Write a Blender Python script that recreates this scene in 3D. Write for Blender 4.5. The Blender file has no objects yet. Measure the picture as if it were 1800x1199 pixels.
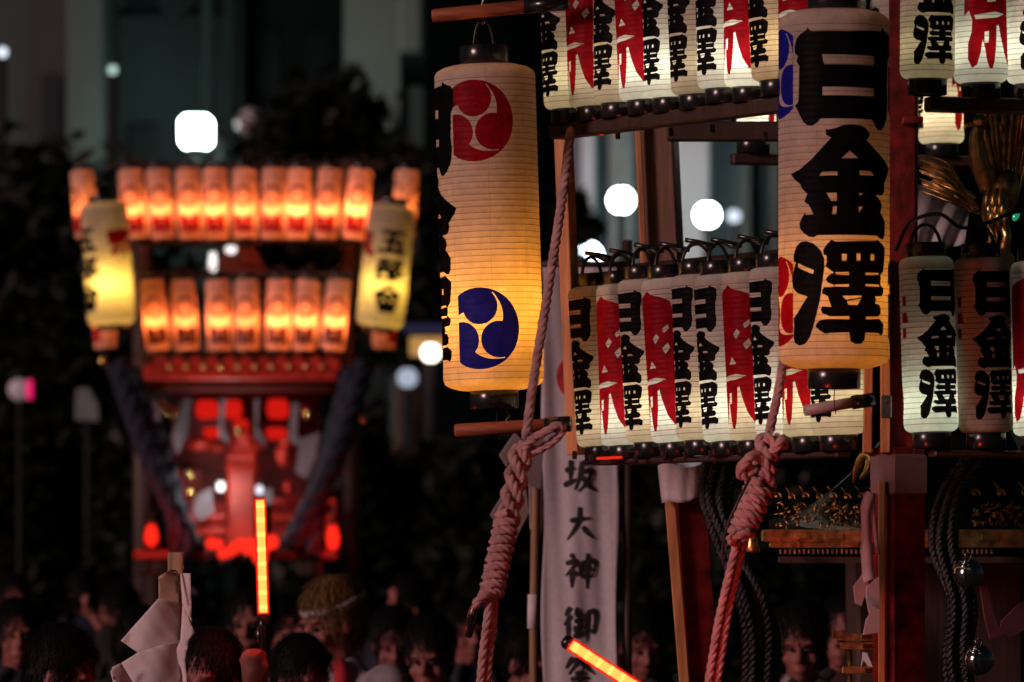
import bpy, math, random
import numpy as np
from mathutils import Vector, Matrix
from mathutils.geometry import delaunay_2d_cdt
random.seed(7)
SC = bpy.context.scene
COL = SC.collection
PI = math.pi
rad = math.radians

# ------------------------------------------------------------------ camera
EYE = 1.72            # eye height of the photographer, metres
FPX = 10000.0         # focal length in photo pixels (200 mm on a 36 mm sensor, 1800 px)
HOR = 1000.0          # photo row of the horizon
cam_d = bpy.data.cameras.new('camera')
cam = bpy.data.objects.new('camera', cam_d); COL.objects.link(cam)
cam.location = (0, 0, EYE); cam.rotation_euler = (PI/2, 0, 0)
cam_d.sensor_width = 36; cam_d.lens = 200
cam_d.shift_y = (HOR-599.5)/1800.0
cam_d.clip_start = 0.5; cam_d.clip_end = 900
cam_d.dof.use_dof = True; cam_d.dof.focus_distance = 13.35; cam_d.dof.aperture_fstop = 5.8
SC.camera = cam
# ------------------------------------------------------------------ world, sun, exposure
W = bpy.data.worlds.new('World'); SC.world = W; W.use_nodes = True
wn = W.node_tree.nodes; wl = W.node_tree.links
sky = wn.new('ShaderNodeTexSky'); sky.sky_type = 'NISHITA'; sky.sun_disc = False
sky.sun_elevation = rad(16.0); sky.sun_rotation = rad(234)
wl.new(sky.outputs[0], wn['Background'].inputs[0]); wn['Background'].inputs[1].default_value = 0.004
sun_d = bpy.data.lights.new('sun', 'SUN'); sun_d.energy = 1.5; sun_d.angle = rad(12)
sun_d.color = (1.0, 0.60, 0.60)
sun = bpy.data.objects.new('sun', sun_d); COL.objects.link(sun)
sun.rotation_euler = (rad(74), 0, rad(-54))
vs = SC.view_settings
vs.view_transform = 'Standard'; vs.look = 'None'; vs.gamma = 1; vs.exposure = 0; vs.use_curve_mapping = False
SC.render.engine = 'CYCLES'
cy = SC.cycles
cy.max_bounces = 9; cy.diffuse_bounces = 5; cy.glossy_bounces = 3; cy.transmission_bounces = 5
cy.transparent_max_bounces = 8
cy.use_denoising = True; cy.sample_clamp_indirect = 4.0
cy.caustics_reflective = False; cy.caustics_refractive = False

def P(px, py, D):
    return Vector(((px-900)/FPX*D, D, EYE+(HOR-py)/FPX*D))

# ------------------------------------------------------------------ materials
MATS = {}
def mat(name, col, rough=0.6, metal=0.0, var=0.15, nscale=20.0, bump=0.0, bscale=80.0, spec=0.5, emit=None, estr=0.0, coat=0.0):
    if name in MATS: return MATS[name]
    m = bpy.data.materials.new(name); m.use_nodes = True
    nt = m.node_tree; n = nt.nodes; l = nt.links
    b = n['Principled BSDF']
    b.inputs['Roughness'].default_value = rough; b.inputs['Metallic'].default_value = metal
    b.inputs['Specular IOR Level'].default_value = spec
    b.inputs['Coat Weight'].default_value = coat
    tc = n.new('ShaderNodeTexCoord')
    nz = n.new('ShaderNodeTexNoise'); nz.inputs['Scale'].default_value = nscale; nz.inputs['Detail'].default_value = 5
    l.new(tc.outputs['Object'], nz.inputs['Vector'])
    cr = n.new('ShaderNodeMapRange'); cr.inputs[1].default_value = 0.3; cr.inputs[2].default_value = 0.7
    cr.inputs[3].default_value = 1-var*1.6; cr.inputs[4].default_value = 1+var
    l.new(nz.outputs[0], cr.inputs[0])
    mx = n.new('ShaderNodeVectorMath'); mx.operation = 'SCALE'
    mx.inputs[0].default_value = col[:3]; l.new(cr.outputs[0], mx.inputs['Scale'])
    l.new(mx.outputs[0], b.inputs['Base Color'])
    if bump > 0:
        bz = n.new('ShaderNodeTexNoise'); bz.inputs['Scale'].default_value = bscale; bz.inputs['Detail'].default_value = 6
        l.new(tc.outputs['Object'], bz.inputs['Vector'])
        bp = n.new('ShaderNodeBump'); bp.inputs['Strength'].default_value = bump; bp.inputs['Distance'].default_value = 0.01
        l.new(bz.outputs[0], bp.inputs['Height']); l.new(bp.outputs[0], b.inputs['Normal'])
    if emit:
        b.inputs['Emission Color'].default_value = (*emit, 1); b.inputs['Emission Strength'].default_value = estr
    MATS[name] = m; return m

def wood(name, col, scale=14.0, rough=0.55, axis=2):
    """wood with grain running along one object axis"""
    if name in MATS: return MATS[name]
    m = bpy.data.materials.new(name); m.use_nodes = True
    n = m.node_tree.nodes; l = m.node_tree.links; b = n['Principled BSDF']
    tc = n.new('ShaderNodeTexCoord'); mp = n.new('ShaderNodeMapping')
    s = [scale*6]*3; s[axis] = scale*0.35; mp.inputs['Scale'].default_value = s
    nz = n.new('ShaderNodeTexNoise'); nz.inputs['Scale'].default_value = 1.0; nz.inputs['Detail'].default_value = 8; nz.inputs['Distortion'].default_value = 0.6
    l.new(tc.outputs['Object'], mp.inputs[0]); l.new(mp.outputs[0], nz.inputs['Vector'])
    r = n.new('ShaderNodeValToRGB'); r.color_ramp.elements[0].position = 0.3; r.color_ramp.elements[1].position = 0.72
    r.color_ramp.elements[0].color = (*[c*0.55 for c in col], 1); r.color_ramp.elements[1].color = (*[min(1, c*1.15) for c in col], 1)
    l.new(nz.outputs[0], r.inputs[0]); l.new(r.outputs[0], b.inputs['Base Color'])
    bp = n.new('ShaderNodeBump'); bp.inputs['Strength'].default_value = 0.25; bp.inputs['Distance'].default_value = 0.003
    l.new(nz.outputs[0], bp.inputs['Height']); l.new(bp.outputs[0], b.inputs['Normal'])
    b.inputs['Roughness'].default_value = rough
    MATS[name] = m; return m

def sheet(name, col, trans=0.5, tcol=None, var=0.12, nscale=35.0, rough=0.7, gloss=0.004, aged=False):
    """thin translucent sheet: lantern paper, ink on lantern paper, shide paper"""
    if name in MATS: return MATS[name]
    m = bpy.data.materials.new(name); m.use_nodes = True
    nt = m.node_tree; n = nt.nodes; l = nt.links
    n.remove(n['Principled BSDF']); out = n['Material Output']
    tc = n.new('ShaderNodeTexCoord')
    nz = n.new('ShaderNodeTexNoise'); nz.inputs['Scale'].default_value = nscale; nz.inputs['Detail'].default_value = 8; nz.inputs['Roughness'].default_value = 0.7
    l.new(tc.outputs['Object'], nz.inputs['Vector'])
    mr = n.new('ShaderNodeMapRange'); mr.inputs[1].default_value = 0.3; mr.inputs[2].default_value = 0.7
    mr.inputs[3].default_value = 1-var*1.5; mr.inputs[4].default_value = 1+var*0.6
    l.new(nz.outputs[0], mr.inputs[0])
    fac = mr.outputs[0]
    if aged:   # stains, pasted seams every 45 degrees, and each lantern its own tone
        def mth(op, a, b=None):
            q = n.new('ShaderNodeMath'); q.operation = op
            for i_, x in enumerate((a, b)):
                if x is None: continue
                if isinstance(x, (int, float)): q.inputs[i_].default_value = x
                else: l.new(x, q.inputs[i_])
            return q.outputs[0]
        sx = n.new('ShaderNodeSeparateXYZ'); l.new(tc.outputs['Object'], sx.inputs[0])
        ang = mth('MULTIPLY', mth('ARCTAN2', sx.outputs[0], sx.outputs[1]), 8/(2*PI))
        seam = mth('LESS_THAN', mth('FRACT', mth('ADD', ang, 20.3)), 0.016)
        fac = mth('MULTIPLY', fac, mth('SUBTRACT', 1.0, mth('MULTIPLY', seam, 0.22)))
        n2 = n.new('ShaderNodeTexNoise'); n2.inputs['Scale'].default_value = 7.0; n2.inputs['Detail'].default_value = 3
        l.new(tc.outputs['Object'], n2.inputs['Vector'])
        oi = n.new('ShaderNodeObjectInfo')
        n2.noise_dimensions = '4D'; l.new(mth('MULTIPLY', oi.outputs['Random'], 40.0), n2.inputs['W'])
        m3 = n.new('ShaderNodeMapRange'); m3.inputs[1].default_value = 0.3; m3.inputs[2].default_value = 0.65; m3.inputs[3].default_value = 0.72; m3.inputs[4].default_value = 1.05
        l.new(n2.outputs[0], m3.inputs[0]); fac = mth('MULTIPLY', fac, m3.outputs[0])
        fac = mth('MULTIPLY', fac, mth('ADD', 0.88, mth('MULTIPLY', oi.outputs['Random'], 0.16)))
    def scaled(c):
        v = n.new('ShaderNodeVectorMath'); v.operation = 'SCALE'; v.inputs[0].default_value = c
        l.new(fac, v.inputs['Scale']); return v.outputs[0]
    d = n.new('ShaderNodeBsdfDiffuse'); t = n.new('ShaderNodeBsdfTranslucent')
    l.new(scaled(col), d.inputs[0]); l.new(scaled(tcol or col), t.inputs[0])
    mx = n.new('ShaderNodeMixShader'); mx.inputs[0].default_value = trans
    l.new(d.outputs[0], mx.inputs[1]); l.new(t.outputs[0], mx.inputs[2])
    g = n.new('ShaderNodeBsdfGlossy'); g.inputs['Roughness'].default_value = 0.45
    m2 = n.new('ShaderNodeMixShader'); m2.inputs[0].default_value = gloss
    l.new(mx.outputs[0], m2.inputs[1]); l.new(g.outputs[0], m2.inputs[2])
    l.new(m2.outputs[0], out.inputs[0])
    MATS[name] = m; return m

def glow(name, col, strength):
    if name in MATS: return MATS[name]
    m = bpy.data.materials.new(name); m.use_nodes = True
    n = m.node_tree.nodes; l = m.node_tree.links
    n.remove(n['Principled BSDF'])
    e = n.new('ShaderNodeEmission'); e.inputs[0].default_value = (*col, 1); e.inputs[1].default_value = strength
    l.new(e.outputs[0], n['Material Output'].inputs[0]); MATS[name] = m; return m

PAPER = sheet('lantern_paper', (0.74, 0.68, 0.59), 0.50, (0.80, 0.72, 0.58), aged=True)
RIB = sheet('lantern_rib', (0.36, 0.29, 0.22), 0.40, (0.06, 0.04, 0.025))
INK_K = sheet('black_ink', (0.006, 0.0055, 0.006), 0.10, (0.010, 0.008, 0.007), var=0.5, gloss=0.002)
INK_R = sheet('red_ink', (0.34, 0.005, 0.014), 0.40, (0.22, 0.003, 0.006), var=0.3, gloss=0.004)
INK_N = sheet('brown_ink', (0.06, 0.02, 0.014), 0.5, (0.055, 0.025, 0.018), var=0.3, gloss=0.03)
INK_B = sheet('blue_ink', (0.016, 0.018, 0.32), 0.30, (0.004, 0.005, 0.16), var=0.3, gloss=0.004)
BLACKP = mat('black_lacquer', (0.012, 0.012, 0.013), 0.22, 0, 0.3, 60, 0.05, spec=0.6)
WIRE = mat('black_wire', (0.015, 0.014, 0.014), 0.4, 0.0)
STEEL = mat('steel_wire', (0.55, 0.55, 0.55), 0.25, 1.0)
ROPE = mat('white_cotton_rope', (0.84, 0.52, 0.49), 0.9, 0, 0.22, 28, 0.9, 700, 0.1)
GOLD = mat('gilt_metal', (0.90, 0.58, 0.22), 0.32, 1.0, 0.25, 40, 0.15, 60)
GOLDD = mat('old_gilt_metal', (0.60, 0.36, 0.14), 0.40, 1.0, 0.35, 40, 0.2, 60)
SILVER = mat('polished_bell_metal', (0.40, 0.38, 0.38), 0.12, 1.0, 0.1, 30)
CEDAR = wood('cedar_wood', (0.60, 0.27, 0.10))
DARKW = wood('dark_wood', (0.055, 0.028, 0.018))
BROWNW = wood('brown_wood', (0.17, 0.075, 0.04))
POLE = wood('red_brown_pole', (0.36, 0.10, 0.045), axis=0)
VERMIL = mat('vermilion_paint', (0.14, 0.008, 0.005), 0.55, 0, 0.45, 22, 0.3, 40, 0.2)
WHITEP = sheet('white_paper', (0.90, 0.87, 0.86), 0.25, var=0.08, nscale=25)
CLOTHW = sheet('white_cloth', (0.72, 0.68, 0.70), 0.2, var=0.10, nscale=60)
CORD = mat('navy_cord', (0.003, 0.003, 0.007), 0.3, 0, 0.3, 80, 0.4, 300, 0.5)

# ------------------------------------------------------------------ mesh builder
def frame_of(d):
    d = d.normalized()
    up = Vector((0, 0, 1)) if abs(d.z) < 0.9 else Vector((1, 0, 0))
    a = d.cross(up).normalized(); b = d.cross(a).normalized()
    return a, b
class MB:
    def __init__(self): self.v = []; self.f = []; self.sm = []
    def add(self, vs, fs, smooth=True):
        o = len(self.v); self.v += [tuple(x) for x in vs]
        self.f += [tuple(i+o for i in q) for q in fs]; self.sm += [smooth]*len(fs); return self
    def box(self, c, s, rot=None, bev=0.0):
        c = Vector(c); h = Vector(s)*0.5; rot = rot or Matrix.Identity(3)
        if bev <= 0:
            vs = [c+rot@Vector((x*h.x, y*h.y, z*h.z)) for x in (-1, 1) for y in (-1, 1) for z in (-1, 1)]
            return self.add(vs, [(0, 1, 3, 2), (4, 6, 7, 5), (0, 4, 5, 1), (2, 3, 7, 6), (0, 2, 6, 4), (1, 5, 7, 3)], False)
        # chamfered along z edges and ends
        b = min(bev, h.x*0.9, h.y*0.9, h.z*0.9); vs = []
        prof = [(-h.x+b, -h.y), (h.x-b, -h.y), (h.x, -h.y+b), (h.x, h.y-b), (h.x-b, h.y), (-h.x+b, h.y), (-h.x, h.y-b), (-h.x, -h.y+b)]
        for z, k in ((-h.z, 1-b/max(h.x, h.y)), (-h.z+b, 1), (h.z-b, 1), (h.z, 1-b/max(h.x, h.y))):
            for x, y in prof: vs.append(c+rot@Vector((x*k, y*k, z)))
        fs = []
        for r in range(3):
            for i in range(8): fs.append((r*8+i, r*8+(i+1) % 8, (r+1)*8+(i+1) % 8, (r+1)*8+i))
        fs.append(tuple(range(7, -1, -1))); fs.append(tuple(range(24, 32)))
        return self.add(vs, fs, False)
    def tube(self, pts, r, n=10, caps=True, closed=False):
        pts = [Vector(p) for p in pts]; m = len(pts)
        rs = r if isinstance(r, (list, tuple)) else [r]*m
        vs = []; a = None
        for i, p in enumerate(pts):
            if closed: d = pts[(i+1) % m]-pts[i-1]
            else: d = pts[min(i+1, m-1)]-pts[max(i-1, 0)]
            if d.length < 1e-9: d = Vector((0, 0, 1))
            d.normalize()
            if a is None: a, b = frame_of(d)
            else:
                a = (a-d*a.dot(d))
                if a.length < 1e-6: a, b = frame_of(d)
                a.normalize(); b = d.cross(a)
            for k in range(n):
                t = 2*PI*k/n; vs.append(p+a*(rs[i]*math.cos(t))+b*(rs[i]*math.sin(t)))
        fs = []
        for i in range(m if closed else m-1):
            j = (i+1) % m
            for k in range(n): fs.append((i*n+k, i*n+(k+1) % n, j*n+(k+1) % n, j*n+k))
        self.add(vs, fs)
        if caps and not closed:
            o = len(self.v)-len(vs)
            self.f += [tuple(o+k for k in range(n-1, -1, -1)), tuple(o+(m-1)*n+k for k in range(n))]; self.sm += [False, False]
        return self
    def lathe(self, prof, c=(0, 0, 0), n=28, rot=None):
        c = Vector(c); vs = []; fs = []; rot = rot or Matrix.Identity(3)
        for r, z in prof:
            for k in range(n):
                t = 2*PI*k/n; vs.append(c+rot@Vector((r*math.cos(t), r*math.sin(t), z)))
        for i in range(len(prof)-1):
            for k in range(n): fs.append((i*n+k, i*n+(k+1) % n, (i+1)*n+(k+1) % n, (i+1)*n+k))
        return self.add(vs, fs)
    def ball(self, c, r, n=14, m=9, rot=None):
        r = Vector(r) if hasattr(r, '__len__') else Vector((r, r, r)); rot = rot or Matrix.Identity(3); c = Vector(c)
        vs = [c+rot@Vector((0, 0, -r.z))]; fs = []
        for i in range(1, m):
            p = -PI/2+PI*i/m
            for k in range(n):
                t = 2*PI*k/n; vs.append(c+rot@Vector((r.x*math.cos(p)*math.cos(t), r.y*math.cos(p)*math.sin(t), r.z*math.sin(p))))
        vs.append(c+rot@Vector((0, 0, r.z)))
        for k in range(n): fs.append((0, 1+(k+1) % n, 1+k))
        for i in range(m-2):
            for k in range(n): fs.append((1+i*n+k, 1+i*n+(k+1) % n, 1+(i+1)*n+(k+1) % n, 1+(i+1)*n+k))
        T = len(vs)-1
        for k in range(n): fs.append((T, 1+(m-2)*n+k, 1+(m-2)*n+(k+1) % n))
        return self.add(vs, fs)
    def slab(self, pts3, thick):
        """polygon with thickness along its own normal"""
        pts3 = [Vector(p) for p in pts3]; n = len(pts3)
        nr = Vector((0, 0, 0))
        for i in range(n):
            a, b = pts3[i], pts3[(i+1) % n]; nr += a.cross(b)
        nr.normalize()
        vs = [p+nr*thick*0.5 for p in pts3]+[p-nr*thick*0.5 for p in pts3]
        fs = [tuple(range(n)), tuple(range(2*n-1, n-1, -1))]+[(i, i+n, (i+1) % n+n, (i+1) % n) for i in range(n)]
        return self.add(vs, fs, False)
    def mesh(self, name, m=None):
        me = bpy.data.meshes.new(name); me.from_pydata(self.v, [], self.f)
        me.polygons.foreach_set('use_smooth', self.sm); me.update()
        if m: me.materials.append(m)
        return me
    def build(self, name, m, parent=None, origin=None):
        if origin is not None:
            o_ = Vector(origin); self.v = [tuple(Vector(p)-o_) for p in self.v]
        return link(name, self.mesh(name, m), parent, origin)
def link(name, me, parent=None, loc=None):
    o = bpy.data.objects.new(name, me); COL.objects.link(o); o.parent = parent
    if loc is not None: o.location = loc
    return o
def tag(o, label=None, cat=None, group=None, kind=None):
    if label: o['label'] = label
    if cat: o['category'] = cat
    if group: o['group'] = group
    if kind: o['kind'] = kind
    return o
def empty(name, loc, label, cat, group=None, rot=None):
    o = bpy.data.objects.new(name, None); COL.objects.link(o); o.location = loc; o.empty_display_size = 0.05
    if rot: o.rotation_euler = rot
    return tag(o, label, cat, group)
def part(name, mb, m, root):
    """mesh built in world coordinates, parented to an unrotated root"""
    return mb.build(name, m, root) if root is None else _rel(name, mb, m, root)
def _rel(name, mb, m, root):
    o_ = world_loc(root); mb.v = [tuple(Vector(p)-o_) for p in mb.v]
    return link(name, mb.mesh(name, m), root)
def world_loc(o):
    v = Vector((0, 0, 0))
    while o is not None: v += o.location; o = o.parent
    return v
ORD = ['first', 'second', 'third', 'fourth', 'fifth', 'sixth', 'seventh', 'eighth', 'ninth', 'tenth', 'eleventh', 'twelfth', 'thirteenth', 'fourteenth', 'fifteenth', 'sixteenth']

# ------------------------------------------------------------------ lettering, traced as outlines (degrees round the lantern, fraction of height)
def A(*p): return [('a', x, y) for x, y in p]
def B(*p): return [('b', x, y) for x, y in p]
def conv(pts):
    out = []
    for s, x, y in pts:
        X, Y = (1360+x*0.25852, 20+y*0.25855) if s == 'a' else (1360+x*0.26699, 320+y*0.26689)
        u = math.degrees(math.asin(max(-0.985, min(0.985, (X-1466)/98.0))))-11.0
        out.append((u, (628-Y)/588.0))
    return out
NICHI = ([A((130,310),(128,270),(140,215),(165,185),(205,160),(215,140),(222,160),(240,170),(500,172),(715,160),(725,130),(738,150),(768,175),(774,200),(774,320),(765,380),(762,560),(766,640),(760,740),(740,800),(715,830),(690,828),(672,800),(655,768),(640,762),(300,760),(280,785),(240,808),(215,805),(185,780),(160,730),(145,690),(130,665),(150,645),(155,600),(158,400),(140,365),(150,335))],
         [A((308,328),(668,335),(665,398),(322,396)), A((312,546),(664,552),(662,606),(312,604))])
KIN = ([A((332,832),(350,835),(400,825),(440,808),(500,798),(560,802),(605,820),(632,850),(635,875),(612,900),(680,970),(774,1078),(768,1120),(740,1185))
        + B((718,45),(716,80),(700,105),(655,105),(690,140),(700,175),(688,218),(705,240),(722,280),(720,360),(708,392),(690,390),(660,370),(270,372),(245,386),(215,380),(180,355),(158,325),(155,290),(175,245),(190,222),(195,236),(243,234),(215,175),(190,155),(185,150),(205,100),(170,65),(160,35))
        + A((130,1165),(105,1125),(115,1120),(165,1095),(240,1030),(370,890),(335,870))],
       [A((440,1028),(495,975),(552,1025)), A((290,1145),(310,1118),(412,1116),(412,1142)), A((562,1110),(640,1110),(665,1138),(565,1140)),
        B((328,97),(395,97),(395,148),(358,150)), B((370,185),(395,182),(392,236),(364,236)), B((540,95),(572,98),(545,115)), B((540,185),(568,185),(540,225))])
TAKU = ([B((120,540),(118,500),(135,440),(165,412),(200,408),(245,425),(290,470),(312,520),(315,580),(300,690),(285,800),(260,900),(240,980),(220,1040),(190,1080),(155,1090),(125,1070),(118,1030),(122,960),(118,910),(140,880),(205,770),(140,745),(115,710),(108,660),(120,590),(132,545)),
         B((305,470),(330,430),(360,402),(385,415),(650,405),(668,395),(700,420),(722,450),(718,520),(710,600),(690,625),(692,650),(688,690),(710,710),(712,735),(700,762),(650,767),(660,790),(650,813),(680,820),(692,850),(690,880),(672,898),(588,900),(588,920),(680,912),(712,945),(708,1000),(695,1020),(670,1005),(585,1005),(580,1050),(560,1078),(520,1082),(485,1065),(476,1005),(345,1010),(320,1015),(285,995),(255,965),(262,950),(285,925),(335,918),(476,920),(476,900),(350,902),(300,880),(290,855),(300,835),(360,840),(345,800),(335,770),(300,750),(298,735),(310,712),(370,710),(380,700),(335,680),(322,658),(345,630),(375,617),(320,575),(330,545),(328,505),(310,500))],
        [B((148,552),(248,600),(240,625),(145,578)), B((428,495),(460,495),(460,540),(428,540)), B((525,488),(552,488),(552,540),(525,540)), B((620,490),(645,490),(645,535),(620,535)),
         B((385,614),(475,612),(475,632),(390,628)), B((585,615),(672,613),(680,626),(585,630)), B((385,695),(475,692),(472,708),(378,706)), B((585,688),(675,688),(680,702),(585,702)),
         B((430,768),(560,765),(556,776),(455,792)), B((462,800),(556,786),(530,828),(470,825))])
def text_layers(su=1.0, lo=0.0, hi=1.0, shear=0.0):
    """the three characters stacked, angles scaled by su, heights mapped to lo..hi"""
    f = lambda q: [(u*su, lo+(v-0.035)/0.93*(hi-lo)) for u, v in conv(q)]
    return [('black_character', 'k', [f(q) for q in g[0]], [f(q) for q in g[1]]) for g in (NICHI, KIN, TAKU)]
MATSURI = ([[(0,-2),(-10,4),(-30,9),(-46,14),(-52,30),(-48,96),(-50,128),(-40,121),(-34,134),(-36,150),(-43,165),(-44,186),(-36,198),(-27,194),(-20,178),(-16,160),(-12,172),(-9,188),(-4,199),(1,200),(6,190),(10,168),(12,142),(16,140),(22,158),(31,178),(44,192),(56,193),(64,184),(64,168),(57,152),(48,138),(50,110),(52,60),(54,30),(48,14),(30,8),(10,4)]],
           [[(8,68),(17,60),(23,66),(14,75)], [(30,54),(42,48),(44,54),(33,60)], [(28,82),(40,74),(44,82),(34,90)],
            [(2,99),(-7,110),(12,109)], [(-30,127),(10,123),(32,126),(10,131),(-28,133)], [(-12,150),(-4,149),(-5,164),(-13,165)]])
def matsuri_layers(cu, wu, lo, hi):
    f = lambda q: [(cu+x/100*wu, hi-y/200*(hi-lo)) for x, y in q]
    return [f(q) for q in MATSURI[0]], [f(q) for q in MATSURI[1]]
def tomoe(cu, cv, ru, rv, n=26):
    """three comma crest; heads at 90/210/330 degrees, tails turning anticlockwise"""
    add = []
    for a0 in (90, 210, 330):
        hx, hy = 0.55*math.cos(rad(a0)), 0.55*math.sin(rad(a0))
        add.append([(cu+ru*(hx+0.452*math.cos(2*PI*k/n)), cv+rv*(hy+0.452*math.sin(2*PI*k/n))) for k in range(n)])
        q = []
        for k in range(15):
            a = a0-22+k*(127/14); q.append((math.cos(rad(a)), math.sin(rad(a))))
        for k in range(10):
            t = k/9.0; a = a0+101-t*57; r_ = 0.97-(0.97-0.574)*t**0.85
            q.append((r_*math.cos(rad(a)), r_*math.sin(rad(a))))
        q.append((0.50*math.cos(rad(a0+8)), 0.50*math.sin(rad(a0+8))))
        add.append([(cu+ru*x, cv+rv*y) for x, y in q])
    return add
def inside(polys, X, Y):
    res = np.zeros(len(X), bool)
    for q in polys:
        c = np.zeros(len(X), bool); j = len(q)-1
        for i in range(len(q)):
            xi, yi = q[i]; xj, yj = q[j]
            if yi != yj:
                c ^= ((yi > Y) != (yj > Y)) & (X < (xj-xi)*(Y-yi)/(yj-yi)+xi)
            j = i
        res |= c
    return res

def lantern_meshes(key, R, H, Rr, zs, nrib, ncol, layers, seam, bulge=0.0016, ribw=0.0011, nsh=4):
    """paper tube cut along the lettering: returns {material key: mesh}. layers: (key, add polys, sub polys) in (deg, 0..1)"""
    pitch = H/nrib; k_u = R*PI/180.0
    sh = 0.03                     # parameter length of a shoulder
    rows = [(-sh*(nsh-i)/nsh, 's') for i in range(nsh)]
    for i in range(nrib):
        v0 = i*pitch; rows += [(v0, 'r'), (v0+ribw, 'r'), (v0+ribw+(pitch-ribw)*0.3, 'm'), (v0+ribw+(pitch-ribw)*0.7, 'm')]
    rows += [(H, 'r')]+[(H+sh*(i+1)/nsh, 's') for i in range(nsh)]
    u0 = (seam-360)*k_u; u1 = seam*k_u
    verts = []; edges = []
    for v, t in rows:
        o = len(verts)
        for c in range(ncol+1): verts.append((u0+(u1-u0)*c/ncol, v))
        edges += [(o+c, o+c+1) for c in range(ncol)]
    for nm, kk, add, sub in layers:
        for q in list(add)+list(sub):
            o = len(verts)
            # subdivide long edges
            p = []
            for i in range(len(q)):
                a, b = q[i], q[(i+1) % len(q)]; p.append(a)
                L = math.hypot((b[0]-a[0])*k_u, (b[1]-a[1])*H)
                for s in range(1, int(L/(R*0.16))+1): t = s/(int(L/(R*0.16))+1); p.append((a[0]+(b[0]-a[0])*t, a[1]+(b[1]-a[1])*t))
            verts += [(u*k_u, v*H) for u, v in p]
            edges += [(o+i, o+(i+1) % len(p)) for i in range(len(p))]
    ov, oe, of, *_ = delaunay_2d_cdt([Vector(v) for v in verts], edges, [], 0, 1e-6)
    V = np.array([(v.x, v.y) for v in ov]); F = np.array([f for f in of if len(f) == 3])
    cen = V[F].mean(axis=1); X = cen[:, 0]/k_u; Y = cen[:, 1]/H
    cls = np.full(len(F), 0)
    keys = [('paper_shade', 'paper')]
    for nm, kk, add, sub in layers:
        keys.append((nm, kk))
        ins = inside(add, X, Y) & ~inside(sub, X, Y)
        cls[ins & (cls == 0)] = len(keys)-1
    fr = (cen[:, 1] % pitch)
    isrib = (cen[:, 1] > 0) & (cen[:, 1] < H) & (fr < ribw) & (cls == 0)
    th = V[:, 0]/R; v = V[:, 1]
    f = np.clip(((v % pitch)-ribw)/(pitch-ribw), 0, 1)
    r = R+bulge*np.sin(PI*f); z = v.copy()
    lo = v < 0; hi = v > H-1e-7
    a = np.where(lo, np.clip(-v/sh, 0, 1), np.clip((v-H)/sh, 0, 1))*PI/2
    sl = lo | hi
    r = np.where(sl, Rr+(R-Rr)*np.cos(a), r)
    z = np.where(lo, -zs*np.sin(a), np.where(hi, H+zs*np.sin(a), z))
    XYZ = np.stack([r*np.sin(th), -r*np.cos(th), z], axis=1)
    out = []
    mm = {'n': INK_N, 'paper': PAPER, 'k': INK_K, 'r': INK_R, 'b': INK_B}
    for ki, (nm, kk) in enumerate(keys):
        sel = F[cls == ki]
        if len(sel) == 0: continue
        used, inv = np.unique(sel, return_inverse=True); inv = inv.reshape(sel.shape)
        me = bpy.data.meshes.new(nm)
        me.from_pydata([tuple(p) for p in XYZ[used]], [], [tuple(int(i) for i in t) for t in inv])
        me.materials.append(mm[kk])
        if kk == 'paper':
            me.materials.append(RIB)
            me.polygons.foreach_set('material_index', isrib[cls == ki].astype(np.int32))
        me.polygons.foreach_set('use_smooth', [True]*len(sel)); me.update()
        out.append((nm, me))
    return out
def ring_mesh(name, r, z0, z1, wall=0.004, n=36):
    return MB().lathe([(r-wall, z0), (r-0.0008, z0), (r, z0+0.0008), (r, z1-0.0008), (r-0.0008, z1), (r-wall, z1), (r-wall, z0)], n=n).mesh(name, BLACKP)

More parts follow.
